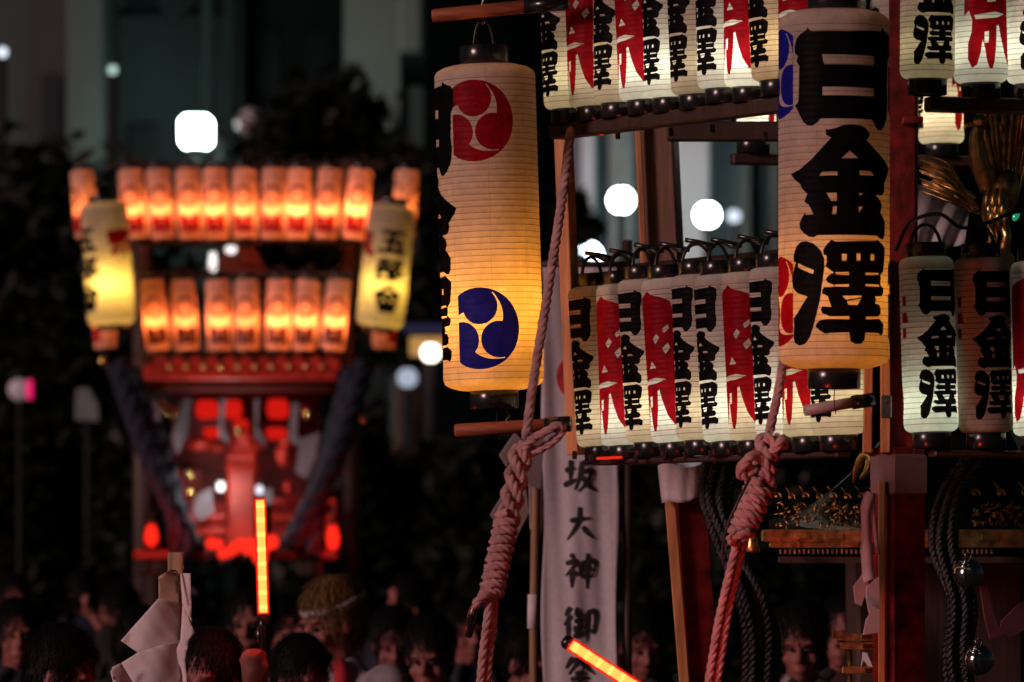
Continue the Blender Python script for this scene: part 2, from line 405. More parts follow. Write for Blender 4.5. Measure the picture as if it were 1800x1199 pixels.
class Lantern:
    """a kind of lantern: shared meshes; place() makes an individual with its own parts and lamp"""
    def __init__(s, key, R, H, Rr, zs, nrib, ncol, layers, seam, ring_t, ring_b, bulb_h, handle='arch', lrad=0.02, **kw):
        s.R, s.H, s.Rr, s.zs, s.bulb_h, s.lrad = R, H, Rr, zs, bulb_h, lrad
        s.m = lantern_meshes(key, R, H, Rr, zs, nrib, ncol, layers, seam, **kw)
        s.rt = ring_mesh('top_ring', Rr*1.02, H+zs-0.002, H+zs+ring_t)
        s.rb = ring_mesh('bottom_ring', Rr*1.02, -zs-ring_b, -zs+0.002)
        s.bp = MB().lathe([(0.0, -zs-ring_b+0.004), (Rr*0.97, -zs-ring_b+0.004), (Rr*0.97, -zs-ring_b+0.007), (0, -zs-ring_b+0.007)], n=24).mesh('base_disc', DARKW)
        s.sock = MB().lathe([(0.0, -zs), (0.009, -zs), (0.009, bulb_h-0.03), (0.012, bulb_h-0.028), (0.012, bulb_h-0.018), (0.0, bulb_h-0.018)], n=10).mesh('socket', WIRE)
        zt = H+zs+ring_t
        a = Rr*(0.42 if handle == 'narrow' else 0.80); hh = Rr*(1.25 if handle == 'narrow' else 1.12)
        pts = [(a*math.cos(t), 0, zt-0.008+hh*math.sin(t)) for t in np.linspace(0, PI, 15)]
        s.hd = MB().tube(pts, 0.0042, 7).mesh('handle', WIRE)
        s.top = Vector((0, 0, zt-0.008+hh))
    def place(s, loc, theta, label, group, energy, color, tilt=(0, 0), handle_rot=0.0, name='paper_lantern', bulb_dh=0.0, bulb_dy=0.0):
        root = empty(name, loc, label, 'lantern', group, (tilt[0], tilt[1], 0))
        pr = bpy.data.objects.new('paper_shade', s.m[0][1]); COL.objects.link(pr); pr.parent = root; pr.rotation_euler = (0, 0, rad(theta))
        for nm, me in s.m[1:]:
            q = bpy.data.objects.new(nm, me); COL.objects.link(q); q.parent = pr
        for nm, me in (('top_ring', s.rt), ('bottom_ring', s.rb), ('base_disc', s.bp), ('socket', s.sock), ('handle', s.hd)):
            q = bpy.data.objects.new(nm, me); COL.objects.link(q); q.parent = root
            if nm == 'handle': q.rotation_euler = (0, 0, rad(handle_rot))
        if energy > 0:
            ld = bpy.data.lights.new('bulb', 'POINT'); ld.energy = energy; ld.color = color; ld.shadow_soft_size = s.lrad
            lo = bpy.data.objects.new('bulb', ld); COL.objects.link(lo); lo.parent = root; lo.location = (0, bulb_dy, s.bulb_h+bulb_dh)
        return root

def bar(mb, p0, p1, w, t, yaw=0.0, bev=0.004):
    """square timber from p0 to p1, w across, t deep, turned by yaw about its length"""
    p0 = Vector(p0); p1 = Vector(p1); d = p1-p0; L = d.length; zx = d.normalized()
    ref = Vector((0, 1, 0)) if abs(zx.y) < 0.95 else Vector((0, 0, 1))
    x = ref.cross(zx).normalized()*1.0; y = zx.cross(x).normalized()
    R3 = Matrix((x, y, zx)).transposed() @ Matrix.Rotation(yaw, 3, 'Z')
    return mb.box((p0+p1)*0.5, (w, t, L), R3, bev)
def spline(pts, n=12):
    """Catmull-Rom through pts"""
    pts = [Vector(p) for p in pts]; q = [pts[0]*2-pts[1]]+pts+[pts[-1]*2-pts[-2]]; out = []
    for i in range(1, len(q)-2):
        for k in range(n):
            t = k/n; a, b, c, d = q[i-1], q[i], q[i+1], q[i+2]
            out.append(0.5*((2*b)+(c-a)*t+(2*a-5*b+4*c-d)*t*t+(3*b-a-3*c+d)*t**3))
    out.append(pts[-1]); return out
def resample(pts, step):
    out = [pts[0]]; acc = 0.0
    for a, b in zip(pts, pts[1:]):
        L = (b-a).length
        if L < 1e-9: continue
        s = step-acc
        while s <= L: out.append(a+(b-a)*(s/L)); s += step
        acc = (acc+L) % step
    return out
def rope(mb, pts, r, strands=3, pitch=None, smooth=10, seg=7):
    """laid rope: strands twisted round the path"""
    pitch = pitch or r*6.5
    path = resample(spline(pts, smooth), pitch/11.0); m = len(path)
    if m < 3: return mb
    frames = []; a = None
    for i, p in enumerate(path):
        d = (path[min(i+1, m-1)]-path[max(i-1, 0)]).normalized()
        if a is None: a, b = frame_of(d)
        else: a = (a-d*a.dot(d)).normalized(); b = d.cross(a)
        frames.append((a.copy(), b.copy()))
    for s in range(strands):
        q = []
        for i, p in enumerate(path):
            t = 2*PI*(i/11.0+s/strands); a, b = frames[i]
            q.append(p+a*(0.46*r*math.cos(t))+b*(0.46*r*math.sin(t)))
        mb.tube(q, r*0.60, seg)
    return mb

# ================================================================== THE SETTING
g = MB(); g.add([(-300, -20, 0), (300, -20, 0), (300, 500, 0), (-300, 500, 0)], [(0, 1, 2, 3)], False)
tag(g.build('ground', mat('asphalt', (0.045, 0.045, 0.048), 0.85, 0, 0.25, 3.0, 0.3, 60)), kind='structure')
g = MB(); g.box((0, 63, 0.065), (300, 14, 0.13), None, 0.02)
tag(g.build('pavement', mat('paving_stone', (0.06, 0.06, 0.06), 0.8, 0, 0.2, 2.0, 0.2, 30)), kind='structure')

# ---- buildings beyond the square (real facades with openings, standing at 60 m and more)
CONC = mat('grey_concrete', (0.085, 0.125, 0.115), 0.8, 0, 0.12, 0.6, 0.2, 8)
CONCD = mat('brown_render', (0.055, 0.078, 0.068), 0.85, 0, 0.15, 0.6, 0.2, 8)
BEIGE = mat('beige_tile_cladding', (0.12, 0.175, 0.145), 0.7, 0, 0.12, 0.8, 0.1, 12)
GREENG = mat('dark_green_glass', (0.050, 0.088, 0.080), 0.6, 0, 0.2, 0.5, 0, spec=0.6)
DARKF = mat('dark_facade', (0.020, 0.028, 0.030), 0.7, 0, 0.2, 0.6)
GLASS = mat('night_window_glass', (0.030, 0.045, 0.046), 0.3, 0, 0.1, 0.5, spec=0.4)
PALE = mat('pale_stone_cladding', (0.62, 0.70, 0.76), 0.6, 0, 0.08, 0.8, 0.1, 12)
FRAMEM = mat('window_frame_metal', (0.012, 0.013, 0.014), 0.8, 0.0)
def facade(name, label, x0, x1, ytop, D, m, bays=None, depth=6.0, win=None, pil=None, wm=GLASS):
    """building whose front stands at depth D; windows are recessed panes with frames, pilasters stand proud"""
    a = P(x0, ytop, D); b = P(x1, ytop, D); zt = a.z; cx = (a.x+b.x)/2; w = b.x-a.x
    root = empty(name, (cx, D, 0.13), label, 'building')
    part('wall', MB().box((cx, D+depth/2, zt/2+0.065), (w, depth, zt-0.13)), m, root)
    part('parapet', MB().box((cx, D+depth/2, zt+0.16), (w+0.2, depth+0.2, 0.32), None, 0.03), m, root)
    if win:
        nx, ww, wh, z0, dz, nz = win
        for j in range(nz):
            for i in range(nx):
                x = a.x+w*(i+0.5)/nx; z = z0+dz*j
                if z+wh > zt-0.3: continue
                f = part('window', MB().box((x, D-0.03, z+wh/2), (ww, 0.05, wh), None, 0.01), FRAMEM, root)
                for s in (-1, 1):
                    part('pane', MB().box((x+s*ww*0.24, D-0.062, z+wh/2), (ww*0.44, 0.012, wh*0.92)), wm, f)
                part('sill', MB().box((x, D-0.09, z-0.05), (ww+0.16, 0.16, 0.07), None, 0.01), m, root)
    for (p0, p1, mm) in (pil or []):
        u = P(p0, 0, D).x; v = P(p1, 0, D).x
        part('pilaster', MB().box(((u+v)/2, D-0.22, zt/2+0.06), (v-u, 0.40, zt-0.14), None, 0.02), mm, root)
    return root
facade('apartment_building', 'dim brown-grey block with pale pilaster at far left', -140, 192, -260, 62, CONCD, win=(2, 0.42, 0.9, 2.2, 2.0, 4), pil=[(122, 186, CONC)])
facade('office_building', 'dark green glazed block above the big white street lamp', 193, 425, -260, 63.5, GREENG, win=(2, 0.34, 0.9, 1.6, 2.1, 4), pil=[(356, 376, CONC), (396, 414, CONCD)])
facade('shop_building', 'almost black building front behind the lantern shrine', 426, 604, -200, 65, DARKF, win=(2, 0.30, 0.8, 1.4, 1.9, 4))
bb = facade('corner_building', 'grey-beige building with projecting upper block left of the hanging lantern', 604, 702, -260, 62, BEIGE, win=(1, 0.28, 2.2, 3.1, 30, 1))
a_ = P(702, -260, 62); b_ = P(742, 95, 62)
part('upper_block', MB().box(((a_.x+b_.x)/2, 64, (a_.z+b_.z)/2), (b_.x-a_.x, 4.4, a_.z-b_.z), None, 0.03), BEIGE, bb)
part('shutter', MB().box((P(655, 0, 62).x, 61.72, P(0, 215, 62).z-0.5), (0.24, 0.08, 1.4)), DARKF, bb)
facade('side_building', 'dark brown building edge behind the hanging tall lantern', 744, 985, -260, 66, CONCD, win=(2, 0.40, 0.9, 2.0, 2.2, 4))
facade('department_store', 'pale clad building with wide columns seen through the lantern frame', 990, 1420, -260, 60, mat('grey_cladding', (0.17, 0.22, 0.26), 0.7, 0, 0.12, 0.7),
       pil=[(1022, 1046, PALE), (1070, 1112, mat('green_grey_cladding', (0.24, 0.31, 0.31), 0.7)), (1186, 1246, PALE), (1300, 1318, CONC), (1352, 1370, CONC)])
facade('far_building', 'dark building hidden behind the right lantern rows', 1421, 2000, -200, 66, DARKF, win=(5, 0.40, 0.9, 2.0, 2.2, 4))

# ---- trees
LEAF = mat('dark_foliage', (0.006, 0.012, 0.004), 0.6, 0, 0.45, 1.2)
BARK = mat('bark', (0.07, 0.05, 0.035), 0.9, 0, 0.3, 8, 0.5, 30)
def tree(label, px, D, zc, rx, rz, n=2600, seed=1):
    rnd = random.Random(seed); x = P(px, 0, D).x
    root = empty('broadleaf_tree', (x, D, 0.0), label, 'tree')
    t = MB(); top = Vector((x, D, zc))
    t.tube([(x, D, 0), (x+0.05, D, zc*0.3), (x-0.05, D, zc*0.6), (x, D, zc)], [0.22, 0.17, 0.12, 0.05], 9)
    clumps = []
    for i in range(26):
        a = rnd.uniform(0, 2*PI); e = rnd.uniform(-0.9, 1.0); k = rnd.uniform(0.45, 1.0)
        c = Vector((x+math.cos(a)*rx*k*math.sqrt(max(0.05, 1-e*e*0.8)), D+math.sin(a)*rx*0.8*k, zc+e*rz*0.95)); clumps.append(c)
        if i % 3 == 0: t.tube([(x, D, zc*0.45), (Vector((x, D, zc*0.6))+c)*0.5, c], [0.09, 0.05, 0.015], 6)
    part('trunk', t, BARK, root)
    lf = MB()
    for i in range(n):
        c = rnd.choice(clumps); s = rx*0.30
        p = c+Vector((rnd.gauss(0, s), rnd.gauss(0, s), rnd.gauss(0, s*0.8)))
        u = Vector((rnd.uniform(-1, 1), rnd.uniform(-1, 1), rnd.uniform(-0.6, 0.6))).normalized(); w = u.cross(Vector((rnd.uniform(-1, 1), rnd.uniform(-1, 1), 1))).normalized()
        L = rnd.uniform(0.09, 0.17)
        lf.add([p-u*L, p+w*L*0.5, p+u*L, p-w*L*0.5], [(0, 1, 2, 3)], False)
    part('crown', lf, LEAF, root)
tree('tall dark leafy tree at the far left behind the shrine', 50, 50, 3.6, 1.1, 1.45, 4200, 3)
tree('dark round tree left of the big white street lamp', 172, 54, 3.7, 0.42, 1.1, 2600, 4)
tree('dark green tree above the right end of the lantern shrine', 560, 52, 5.0, 0.62, 1.05, 2400, 5)
tree('low dark tree right of the lantern shrine', 722, 50, 4.4, 0.42, 0.9, 1500, 6)
tree('dark tree seen between the thin orange post and the round lamp', 1008, 52, 4.0, 0.17, 1.2, 1500, 8)
# ---- dark bushes in front of the pavement
def bush(label, px, D, w, h, seed):
    rnd = random.Random(seed); x = P(px, 0, D).x
    root = empty('bush', (x, D, 0.0), label, 'bush'); st_ = MB(); lf = MB()
    for i in range(9):
        a = rnd.uniform(0, 6.28); e = Vector((x+math.cos(a)*w*0.5, D+math.sin(a)*w*0.4, h*rnd.uniform(0.6, 0.95)))
        st_.tube([(x+math.cos(a)*0.1, D+math.sin(a)*0.1, 0), (Vector((x, D, 0))+e)*0.5+Vector((0, 0, 0.15)), e], [0.03, 0.02, 0.006], 5)
    part('stem', st_, BARK, root)
    for i in range(1900):
        t = rnd.random()**0.6; a = rnd.uniform(0, 6.28); k = rnd.random()**0.4
        p = Vector((x+math.cos(a)*w*k*(1-0.45*t*t), D+math.sin(a)*w*0.6*k, h*t+rnd.gauss(0, 0.06)))
        u = Vector((rnd.uniform(-1, 1), rnd.uniform(-1, 1), rnd.uniform(-0.6, 0.6))).normalized(); v_ = u.cross(Vector((rnd.uniform(-1, 1), rnd.uniform(-1, 1), 1))).normalized(); L = rnd.uniform(0.08, 0.15)
        lf.add([p-u*L, p+v_*L*0.5, p+u*L, p-v_*L*0.5], [(0, 1, 2, 3)], False)
    part('foliage', lf, LEAF, root)
for i, (px, D, w, h, wh) in enumerate(((10, 46, 0.62, 2.9, 'at the far left'), (130, 47, 0.62, 2.7, 'below the pale notice board'), (260, 44, 0.6, 2.6, 'behind the left blue rope of the background shrine'), (600, 44, 0.6, 2.9, 'behind the right blue rope of the background shrine'), (705, 45, 0.5, 2.5, 'right of the background shrine below the dim blue lamp'), (820, 44, 0.6, 2.7, 'behind the lower pole of the tall crested lantern'), (1130, 44, 0.6, 2.5, 'behind the banner and left lower post'), (1330, 44, 0.7, 2.6, 'behind the gilt eaves'))):
    bush('tall dark leafy bush %s' % wh, px, D, w, h, 40+i)
# ---- street lamps
def street_lamp(label, px, py, D, r, strength, col, dark=False, shade=False):
    c = P(px, py, D); root = empty('street_lamp', (c.x, c.y, 0.0), label, 'street lamp')
    part('post', MB().tube([(c.x, D, 0), (c.x, D, 0.6), (c.x, D, c.z-r*1.25)], [0.10, 0.06, 0.05], 10), FRAMEM, root)
    part('collar', MB().lathe([(0.05, 0), (r*0.55, r*0.12), (r*0.6, r*0.3), (r*0.5, r*0.34)], (c.x, D, c.z-r*1.28), 16), FRAMEM, root)
    gm = mat('unlit_globe', (0.5, 0.5, 0.5), 0.25, 0, 0.1) if dark else glow('lamp_%d' % int(px), col, strength)
    if shade:
        part('globe', MB().box(c, (r*1.95, r*1.95, r*1.95), None, r*0.3), gm, root)
    else:
        part('globe', MB().ball(c, r, 20, 12), gm, root)
    part('cap', MB().lathe([(0, r*0.30), (r*0.25, r*0.22), (r*0.42, 0.0), (r*0.40, -0.02)], (c.x, D, c.z+r*0.93), 14), FRAMEM, root)
    return root
street_lamp('big square white street lamp above the lantern shrine', 345, 232, 60.5, 0.170, 26, (0.80, 1.0, 0.95), shade=True)
street_lamp('unlit grey globe lamp just right of the big white street lamp', 441, 215, 58.5, 0.15, 0, (1, 1, 1), dark=True)
street_lamp('round greenish-white street lamp left of the upper wooden post', 1092, 352, 58, 0.125, 26, (0.86, 1.0, 0.88))
street_lamp('round white street lamp right of the upper wooden post', 1243, 378, 58, 0.120, 36, (0.84, 1.0, 0.90))
street_lamp('small dim globe lamp beside the lamp right of the wooden post', 1290, 380, 58.6, 0.07, 1.2, (0.75, 0.85, 1.0))
street_lamp('low blue-white lamp behind the thin orange post', 1032, 452, 57, 0.15, 14, (0.72, 0.88, 1.0))
street_lamp('small warm white lamp low beside the hanging tall lantern', 757, 620, 46, 0.075, 5, (1.0, 0.90, 0.72))
street_lamp('dim blue-white lamp right of the lantern shrine', 716, 664, 47, 0.085, 0.55, (0.72, 0.82, 1.0))
street_lamp('tiny white lamp at the left edge of the dark trees', 4, 92, 58, 0.05, 1.6, (0.8, 0.9, 1.0))
street_lamp('tiny lamp in the dark branches at upper left', 198, 123, 58, 0.045, 0.9, (0.7, 1.0, 0.9))
# warm shop awning sign by the small warm lamp
sg = P(752, 592, 47)
r_ = empty('shop_sign', (sg.x, sg.y, 0), 'small orange lit shop sign under a blue awning near the hanging lantern', 'sign')
part('panel', MB().box((sg.x, sg.y, sg.z-0.08), (0.30, 0.06, 0.16), None, 0.01), glow('orange_sign', (1.0, 0.5, 0.15), 0.5), r_)
part('awning', MB().box((sg.x, sg.y-0.1, sg.z+0.06), (0.40, 0.3, 0.08), None, 0.01), mat('blue_awning', (0.03, 0.05, 0.20), 0.7), r_)
part('post', MB().tube([(sg.x, sg.y, 0), (sg.x, sg.y, sg.z-0.16)], 0.04, 8), FRAMEM, r_)
sg = P(34, 685, 44)
r_ = empty('round_sign', (sg.x, sg.y, 0), 'small round pale sign with a magenta lit edge at the left', 'sign')
part('disc', MB().lathe([(0, 0), (0.085, 0), (0.085, 0.03), (0, 0.03)], sg, 24, Matrix.Rotation(PI/2, 3, 'X')), mat('pale_sign', (0.5, 0.45, 0.5), 0.5, emit=(0.7, 0.6, 0.75), estr=0.10), r_)
part('lit_edge', MB().box(sg+Vector((0.083, -0.045, 0)), (0.045, 0.03, 0.15), None, 0.008), glow('magenta_sign', (1.0, 0.02, 0.18), 0.9), r_)
part('post', MB().tube([(sg.x, sg.y+0.02, 0), (sg.x, sg.y+0.02, sg.z-0.08)], 0.02, 8), FRAMEM, r_)
sg = P(153, 708, 45)
r_ = empty('notice_board', (sg.x, sg.y, 0), 'pale grey notice board on a post left of the lantern shrine', 'sign')
part('board', MB().slab([P(132, 738, 45), P(174, 740, 45), P(172, 712, 45), P(156, 682, 45), P(134, 684, 45)], 0.03), mat('pale_board', (0.22, 0.26, 0.25), 0.6), r_)
part('post', MB().tube([(sg.x, sg.y+0.04, 0), (sg.x, sg.y+0.04, sg.z)], 0.025, 8), FRAMEM, r_)

# ================================================================== LANTERN KINDS
tx = text_layers(1.0, 0.035, 0.965)
cut = [[(-62, -0.05), (61, -0.05), (61, 1.05), (-62, 1.05)]]
cutL = [[(-61, -0.05), (62, -0.05), (62, 1.05), (-61, 1.05)]]
BIG = Lantern('big', 0.1231, 0.744, 0.058, 0.026, 50, 72,
              tx+[('red_crest', 'r', tomoe(88, 0.841, 46, 0.1334), cut), ('blue_crest', 'b', tomoe(88, 0.164, 46, 0.1334), cut),
                  ('blue_crest', 'b', tomoe(-88, 0.841, 46, 0.1334), cutL), ('red_crest', 'r', tomoe(-88, 0.164, 46, 0.1334), cutL)],
              180, 0.046, 0.044, 0.17, 'narrow', 0.028, bulge=0.0005, ribw=0.0014)
ts = text_layers(0.88, 0.04, 0.96)
ms = matsuri_layers(-180, 116, 0.03, 0.955)
marks = [[(-96, 0.74), (-82, 0.74), (-82, 0.80), (-96, 0.80)], [(-99, 0.635), (-76, 0.635), (-82, 0.70), (-97, 0.695)], [(-98, 0.54), (-84, 0.54), (-84, 0.60), (-98, 0.60)]]
SMALL = Lantern('small', 0.0615, 0.362, 0.044, 0.016, 30, 44,
                ts+[('red_character', 'r', ms[0], ms[1])]+[('red_mark', 'r', [q], []) for q in marks], 92, 0.032, 0.036, 0.062, 'arch', 0.02, bulge=0.0006, ribw=0.0015)

# ================================================================== THE TWO TALL HANGING LANTERNS
b0 = P(868, 668, 13.9)
LL = BIG.place(b0, -102, 'tall white lantern with red crest above blue crest hanging from red-brown poles', 'tall hanging lanterns', 4.4, (1.0, 0.37, 0.036), tilt=(0, rad(-1.7)), handle_rot=5, name='tall_paper_lantern', bulb_dh=-0.02)
b1 = P(1466, 628, 12.63)
RL = BIG.place(b1, 11, 'tall lantern with three large black characters, hung nearest at the right post', 'tall hanging lanterns', 1.8, (1.0, 0.36, 0.04), handle_rot=-5, name='tall_paper_lantern', bulb_dh=-0.03)
# poles that carry the left one
def pole(label, pa, pb, sleeve, D):
    p0 = P(*pa, D); p1 = P(*pb, D-0.05); d = (p1-p0)
    root = empty('wooden_pole', p0, label, 'pole')
    part('rod', MB().tube([p0, p0+d*0.02, p1], [0.0145, 0.0165, 0.0165], 14), POLE, root)
    s0 = p0+d*sleeve; part('black_sleeve', MB().tube([s0, p1], 0.0195, 14), BLACKP, root)
    return root, p0, p1
pole('red-brown pole end above the tall crested lantern', (760, 28), (1000, 4), 0.68, 13.9)
pole('red-brown pole under the tall crested lantern', (800, 757), (1004, 745), 0.78, 13.88)
# chain and hook above, wire below
top = Vector(b0)+Matrix.Rotation(rad(-1.7), 3, 'Y')@BIG.top
ch = empty('chain', top, 'short steel chain between the upper pole and the crested lantern', 'chain')
pz = P(849, 4, 13.9)
k = 0; p = Vector(top); p.y -= 0.0
nl = 7; zs_ = np.linspace(p.z-0.003, pz.z+0.01, nl)
for i in range(nl):
    c = Vector((p.x+(pz.x-p.x)*i/(nl-1), p.y-0.0, zs_[i])); q = []
    for t in np.linspace(0, 2*PI, 12, endpoint=False):
        u = Vector((0.004*math.cos(t), 0, 0.0085*math.sin(t)))
        if i % 2: u = Vector((0, u.x, u.z))
        q.append(c+u)
    part('chain_link', MB().tube(q, 0.0013, 6, closed=True), STEEL, ch)
wl0 = P(874, 722, 13.88)
ti = empty('tie_wire', wl0, 'thin wire tying the crested lantern to the lower pole', 'wire')
part('wire', MB().tube(spline([P(874, 716, 13.88), P(873, 735, 13.86), P(874, 752, 13.855), P(876, 772, 13.87), P(880, 766, 13.89)], 6), 0.0016, 6), WIRE, ti)
part('hook', MB().tube(spline([P(888, 722, 13.88), P(896, 730, 13.86), P(890, 738, 13.85), P(894, 752, 13.855), P(892, 770, 13.87)], 6), 0.0013, 6), STEEL, ti)

# ================================================================== ROWS OF SMALL LANTERNS
WARM = (1.0, 0.74, 0.34); COOL = (0.88, 1.0, 0.90); MIDC = (1.0, 0.92, 0.60)
rnd = random.Random(21)
def row(x0, D0, dx, dD, y0, pattern, th_b, levels, labelf, group, lean=-0.5, turn={}):
    z = P(0, y0, D0).z; tops = []
    for i, ch_ in enumerate(pattern):
        D = D0+dD*i; x = P(x0, 0, D0).x+dx*i
        lv, colr = levels[i % len(levels)]; lv *= 1.75
        th = (th_b if ch_ == 'B' else th_b+180+(8 if th_b < -50 else 0))+rnd.uniform(-5, 5)+turn.get(i, 0)
        loc = Vector((x, D+rnd.uniform(-0.004, 0.004), z+SMALL.zs+rnd.uniform(-0.005, 0.004)))
        SMALL.place(loc, th, labelf(i, ch_), group, lv, colr, tilt=(rad(rnd.uniform(-1.2, 1.2)), rad(rnd.uniform(-1.5, 1.5)+lean)), handle_rot=rnd.uniform(10, 50), bulb_dh=rnd.uniform(-0.015, 0.01))
        tops.append(loc+SMALL.top)
    return tops
kind = {'B': 'black characters', 'R': 'a red character'}
LEV = [(0.20, MIDC), (0.34, COOL), (0.26, MIDC), (0.36, COOL), (0.22, MIDC), (0.40, COOL), (0.30, MIDC), (0.36, COOL), (0.30, MIDC), (0.24, MIDC), (0.20, MIDC)]
DX, DY = 0.0582, -0.113
up = row(1000, 14.06, 0.0600, -0.098, 192, 'BRBRBBBRBR', -63, [(0.20, MIDC), (0.17, MIDC), (0.18, MIDC), (0.42, COOL), (0.45, COOL), (0.15, MIDC), (0.34, COOL), (0.55, COOL), (0.18, WARM), (0.3, COOL)],
    lambda i, c: '%s lantern from the left in the upper left row, showing %s' % (ORD[i].capitalize(), kind[c]), 'lanterns of the upper left row', lean=-1.6)
lowrow = row(1058, 14.02, DX, DY, 782, 'BRBRBBRBRB', -63, LEV,
    lambda i, c: '%s lantern from the left in the lower left row, showing %s' % (ORD[i].capitalize(), kind[c]), 'lanterns of the lower left row', lean=-3.0)
rlow = row(1637, 12.80, 0.1255, 0.035, 762, 'BBR', 28, [(0.42, (0.78, 1.0, 0.86)), (0.004, WARM), (0.42, COOL)],
    lambda i, c: ['bright lantern with black characters just right of the red corner post, lower row', 'unlit lantern with black characters in the lower right row', 'lantern with a red character cut by the right picture edge, lower row'][i], 'lanterns of the lower right row', turn={2: -48})
rup = row(1630, 12.80, 0.1230, 0.035, 141, 'BRB', 24, [(0.10, MIDC), (0.28, COOL), (0.32, COOL)],
    lambda i, c: ['lantern with black characters right of the red corner post, upper row', 'lantern with a red character in the upper right row', 'lantern cut by the right picture edge in the upper row'][i], 'lanterns of the upper right row')
bk = row(1324, 15.3, 0.128, 0.02, 246, 'BBBBB', -95, [(0.5, COOL), (0.3, MIDC), (0.5, COOL), (0.6, COOL), (0.35, MIDC)],
    lambda i, c: ['back-row lantern glimpsed below the upper left row beside the big lantern', 'back-row lantern hidden behind the tall lantern with black characters', 'back-row lantern left of the bright blank one, behind the corner post', 'bright blank-looking back-row lantern seen right of the red corner post', 'yellowish back-row lantern behind the gold feathers'][i], 'lanterns of the far upper row')

# ================================================================== LANTERN FRAME (timber stage round the shrine)
FR = empty('lantern_stand', P(1560, 1000, 12.95)*1.0, 'timber frame with red corner post and beams carrying the lantern rows', 'frame')
FR.location.z = 0.0
def fpart(name, mb, m): return part(name, mb, m, FR)
def rowbeam(name, x0, D0, dx, dD, n, y, w, t, dz, m, ext=(0.06, 0.1), back=0.0):
    q0 = P(x0, y, D0); d = Vector((dx, dD, 0)); u = d.normalized()
    nrm = Vector((-u.y, u.x, 0));  nrm = nrm if nrm.y > 0 else -nrm
    p0 = q0-u*ext[0]+Vector((0, 0, dz))+nrm*back; p1 = q0+d*(n-1)+u*ext[1]+Vector((0, 0, dz))+nrm*back
    mb = MB(); bar(mb, p0, p1, w, t); return fpart(name, mb, m)
zb = -0.036-0.012
rowbeam('beam', 1000, 14.06, 0.0600, -0.098, 10, 192, 0.034, 0.05, -0.054, DARKW)
rowbeam('beam', 1058, 14.02, DX, DY, 11, 782, 0.014, 0.04, -0.044, DARKW, (0.02, -0.1))
rowbeam('beam', 1637, 12.80, 0.1255, 0.035, 3, 762, 0.016, 0.05, -0.045, DARKW, (0.0, 0.15))
rowbeam('beam', 1630, 12.80, 0.1230, 0.035, 3, 141, 0.034, 0.05, -0.054, DARKW, (0.0, 0.15))
rowbeam('beam', 1324, 15.3, 0.128, 0.02, 5, 246, 0.03, 0.05, -0.052, DARKW)
rowbeam('beam', 1240, 14.7, 0.128, 0.0, 3, 228, 0.05, 0.05, -0.005, DARKW, (0.1, 0.2))
# rails behind the lantern tops
rowbeam('rail', 1050, 14.02, DX, DY, 10, 470, 0.02, 0.03, 0.0, DARKW, back=0.10)
# posts
mb = MB(); bar(mb, P(990, 225, 14.25), P(1013, 800, 14.25), 0.036, 0.036, rad(38), 0.002); fpart('thin_post', mb, CEDAR)
mb = MB(); bar(mb, P(1150, 150, 14.75), P(1180, 800, 14.75), 0.100, 0.083, rad(14), 0.003); fpart('upper_post', mb, BROWNW)
mb = MB(); bar(mb, P(1118, 150, 14.69), P(1146, 800, 14.69), 0.016, 0.02, 0, 0.002); fpart('edge_strip', mb, CEDAR)  # bright strip standing in for the lamplit left edge of the post
mb = MB(); bar(mb, P(1588, -120, 12.98), P(1588, 800, 12.98), 0.062, 0.062, rad(8), 0.003); fpart('corner_post', mb, VERMIL)
mb = MB(); bar(mb, P(1556, 455, 12.94), P(1556, 796, 12.94), 0.020, 0.050, rad(0), 0.002); fpart('batten', mb, CEDAR)
mb = MB(); bar(mb, P(1526, 640, 12.98), P(1524, 796, 12.98), 0.020, 0.04, rad(0), 0.002); fpart('batten', mb, CEDAR)
p0 = P(1580, 786, 12.98); p1 = Vector((p0.x-0.001, p0.y, 0.0))
mb = MB(); bar(mb, p1, p0, 0.088, 0.088, rad(30), 0.003); fpart('lower_post', mb, VERMIL)
mb = MB(); bar(mb, P(1550, 845, 12.925)*1.0, Vector((P(1550, 0, 12.925).x, 12.925, 0)), 0.016, 0.012, rad(0), 0.002); fpart('edge_strip', mb, CEDAR)  # orange strip in place of lantern light on the left face
mb = MB(); bar(mb, P(1580, 872, 12.98), P(1580, 798, 12.98), 0.098, 0.098, rad(30), 0.006); fpart('post_wrapping', mb, sheet('shaded_cloth', (0.20, 0.13, 0.135), 0.1))  # cloth colour darkened for the shade around the post
mb = MB(); bar(mb, P(1604, 218, 12.93), P(1604, 206, 12.93), 0.045, 0.05, 0, 0.002); fpart('red_tape', mb, mat('red_tape', (0.5, 0.06, 0.07), 0.4))
mb = MB(); mb.box(P(1558, 715, 12.90), (0.024, 0.008, 0.052), None, 0.002); pl = fpart('metal_plate', mb, STEEL)
mb = MB(); mb.lathe([(0, 0.003), (0.004, 0.003), (0.005, 0), (0.005, -0.004)], P(1559, 706, 12.894), 10, Matrix.Rotation(PI/2, 3, 'X')); part('screw', mb, WIRE, pl) if False else fpart('screw', mb, WIRE)
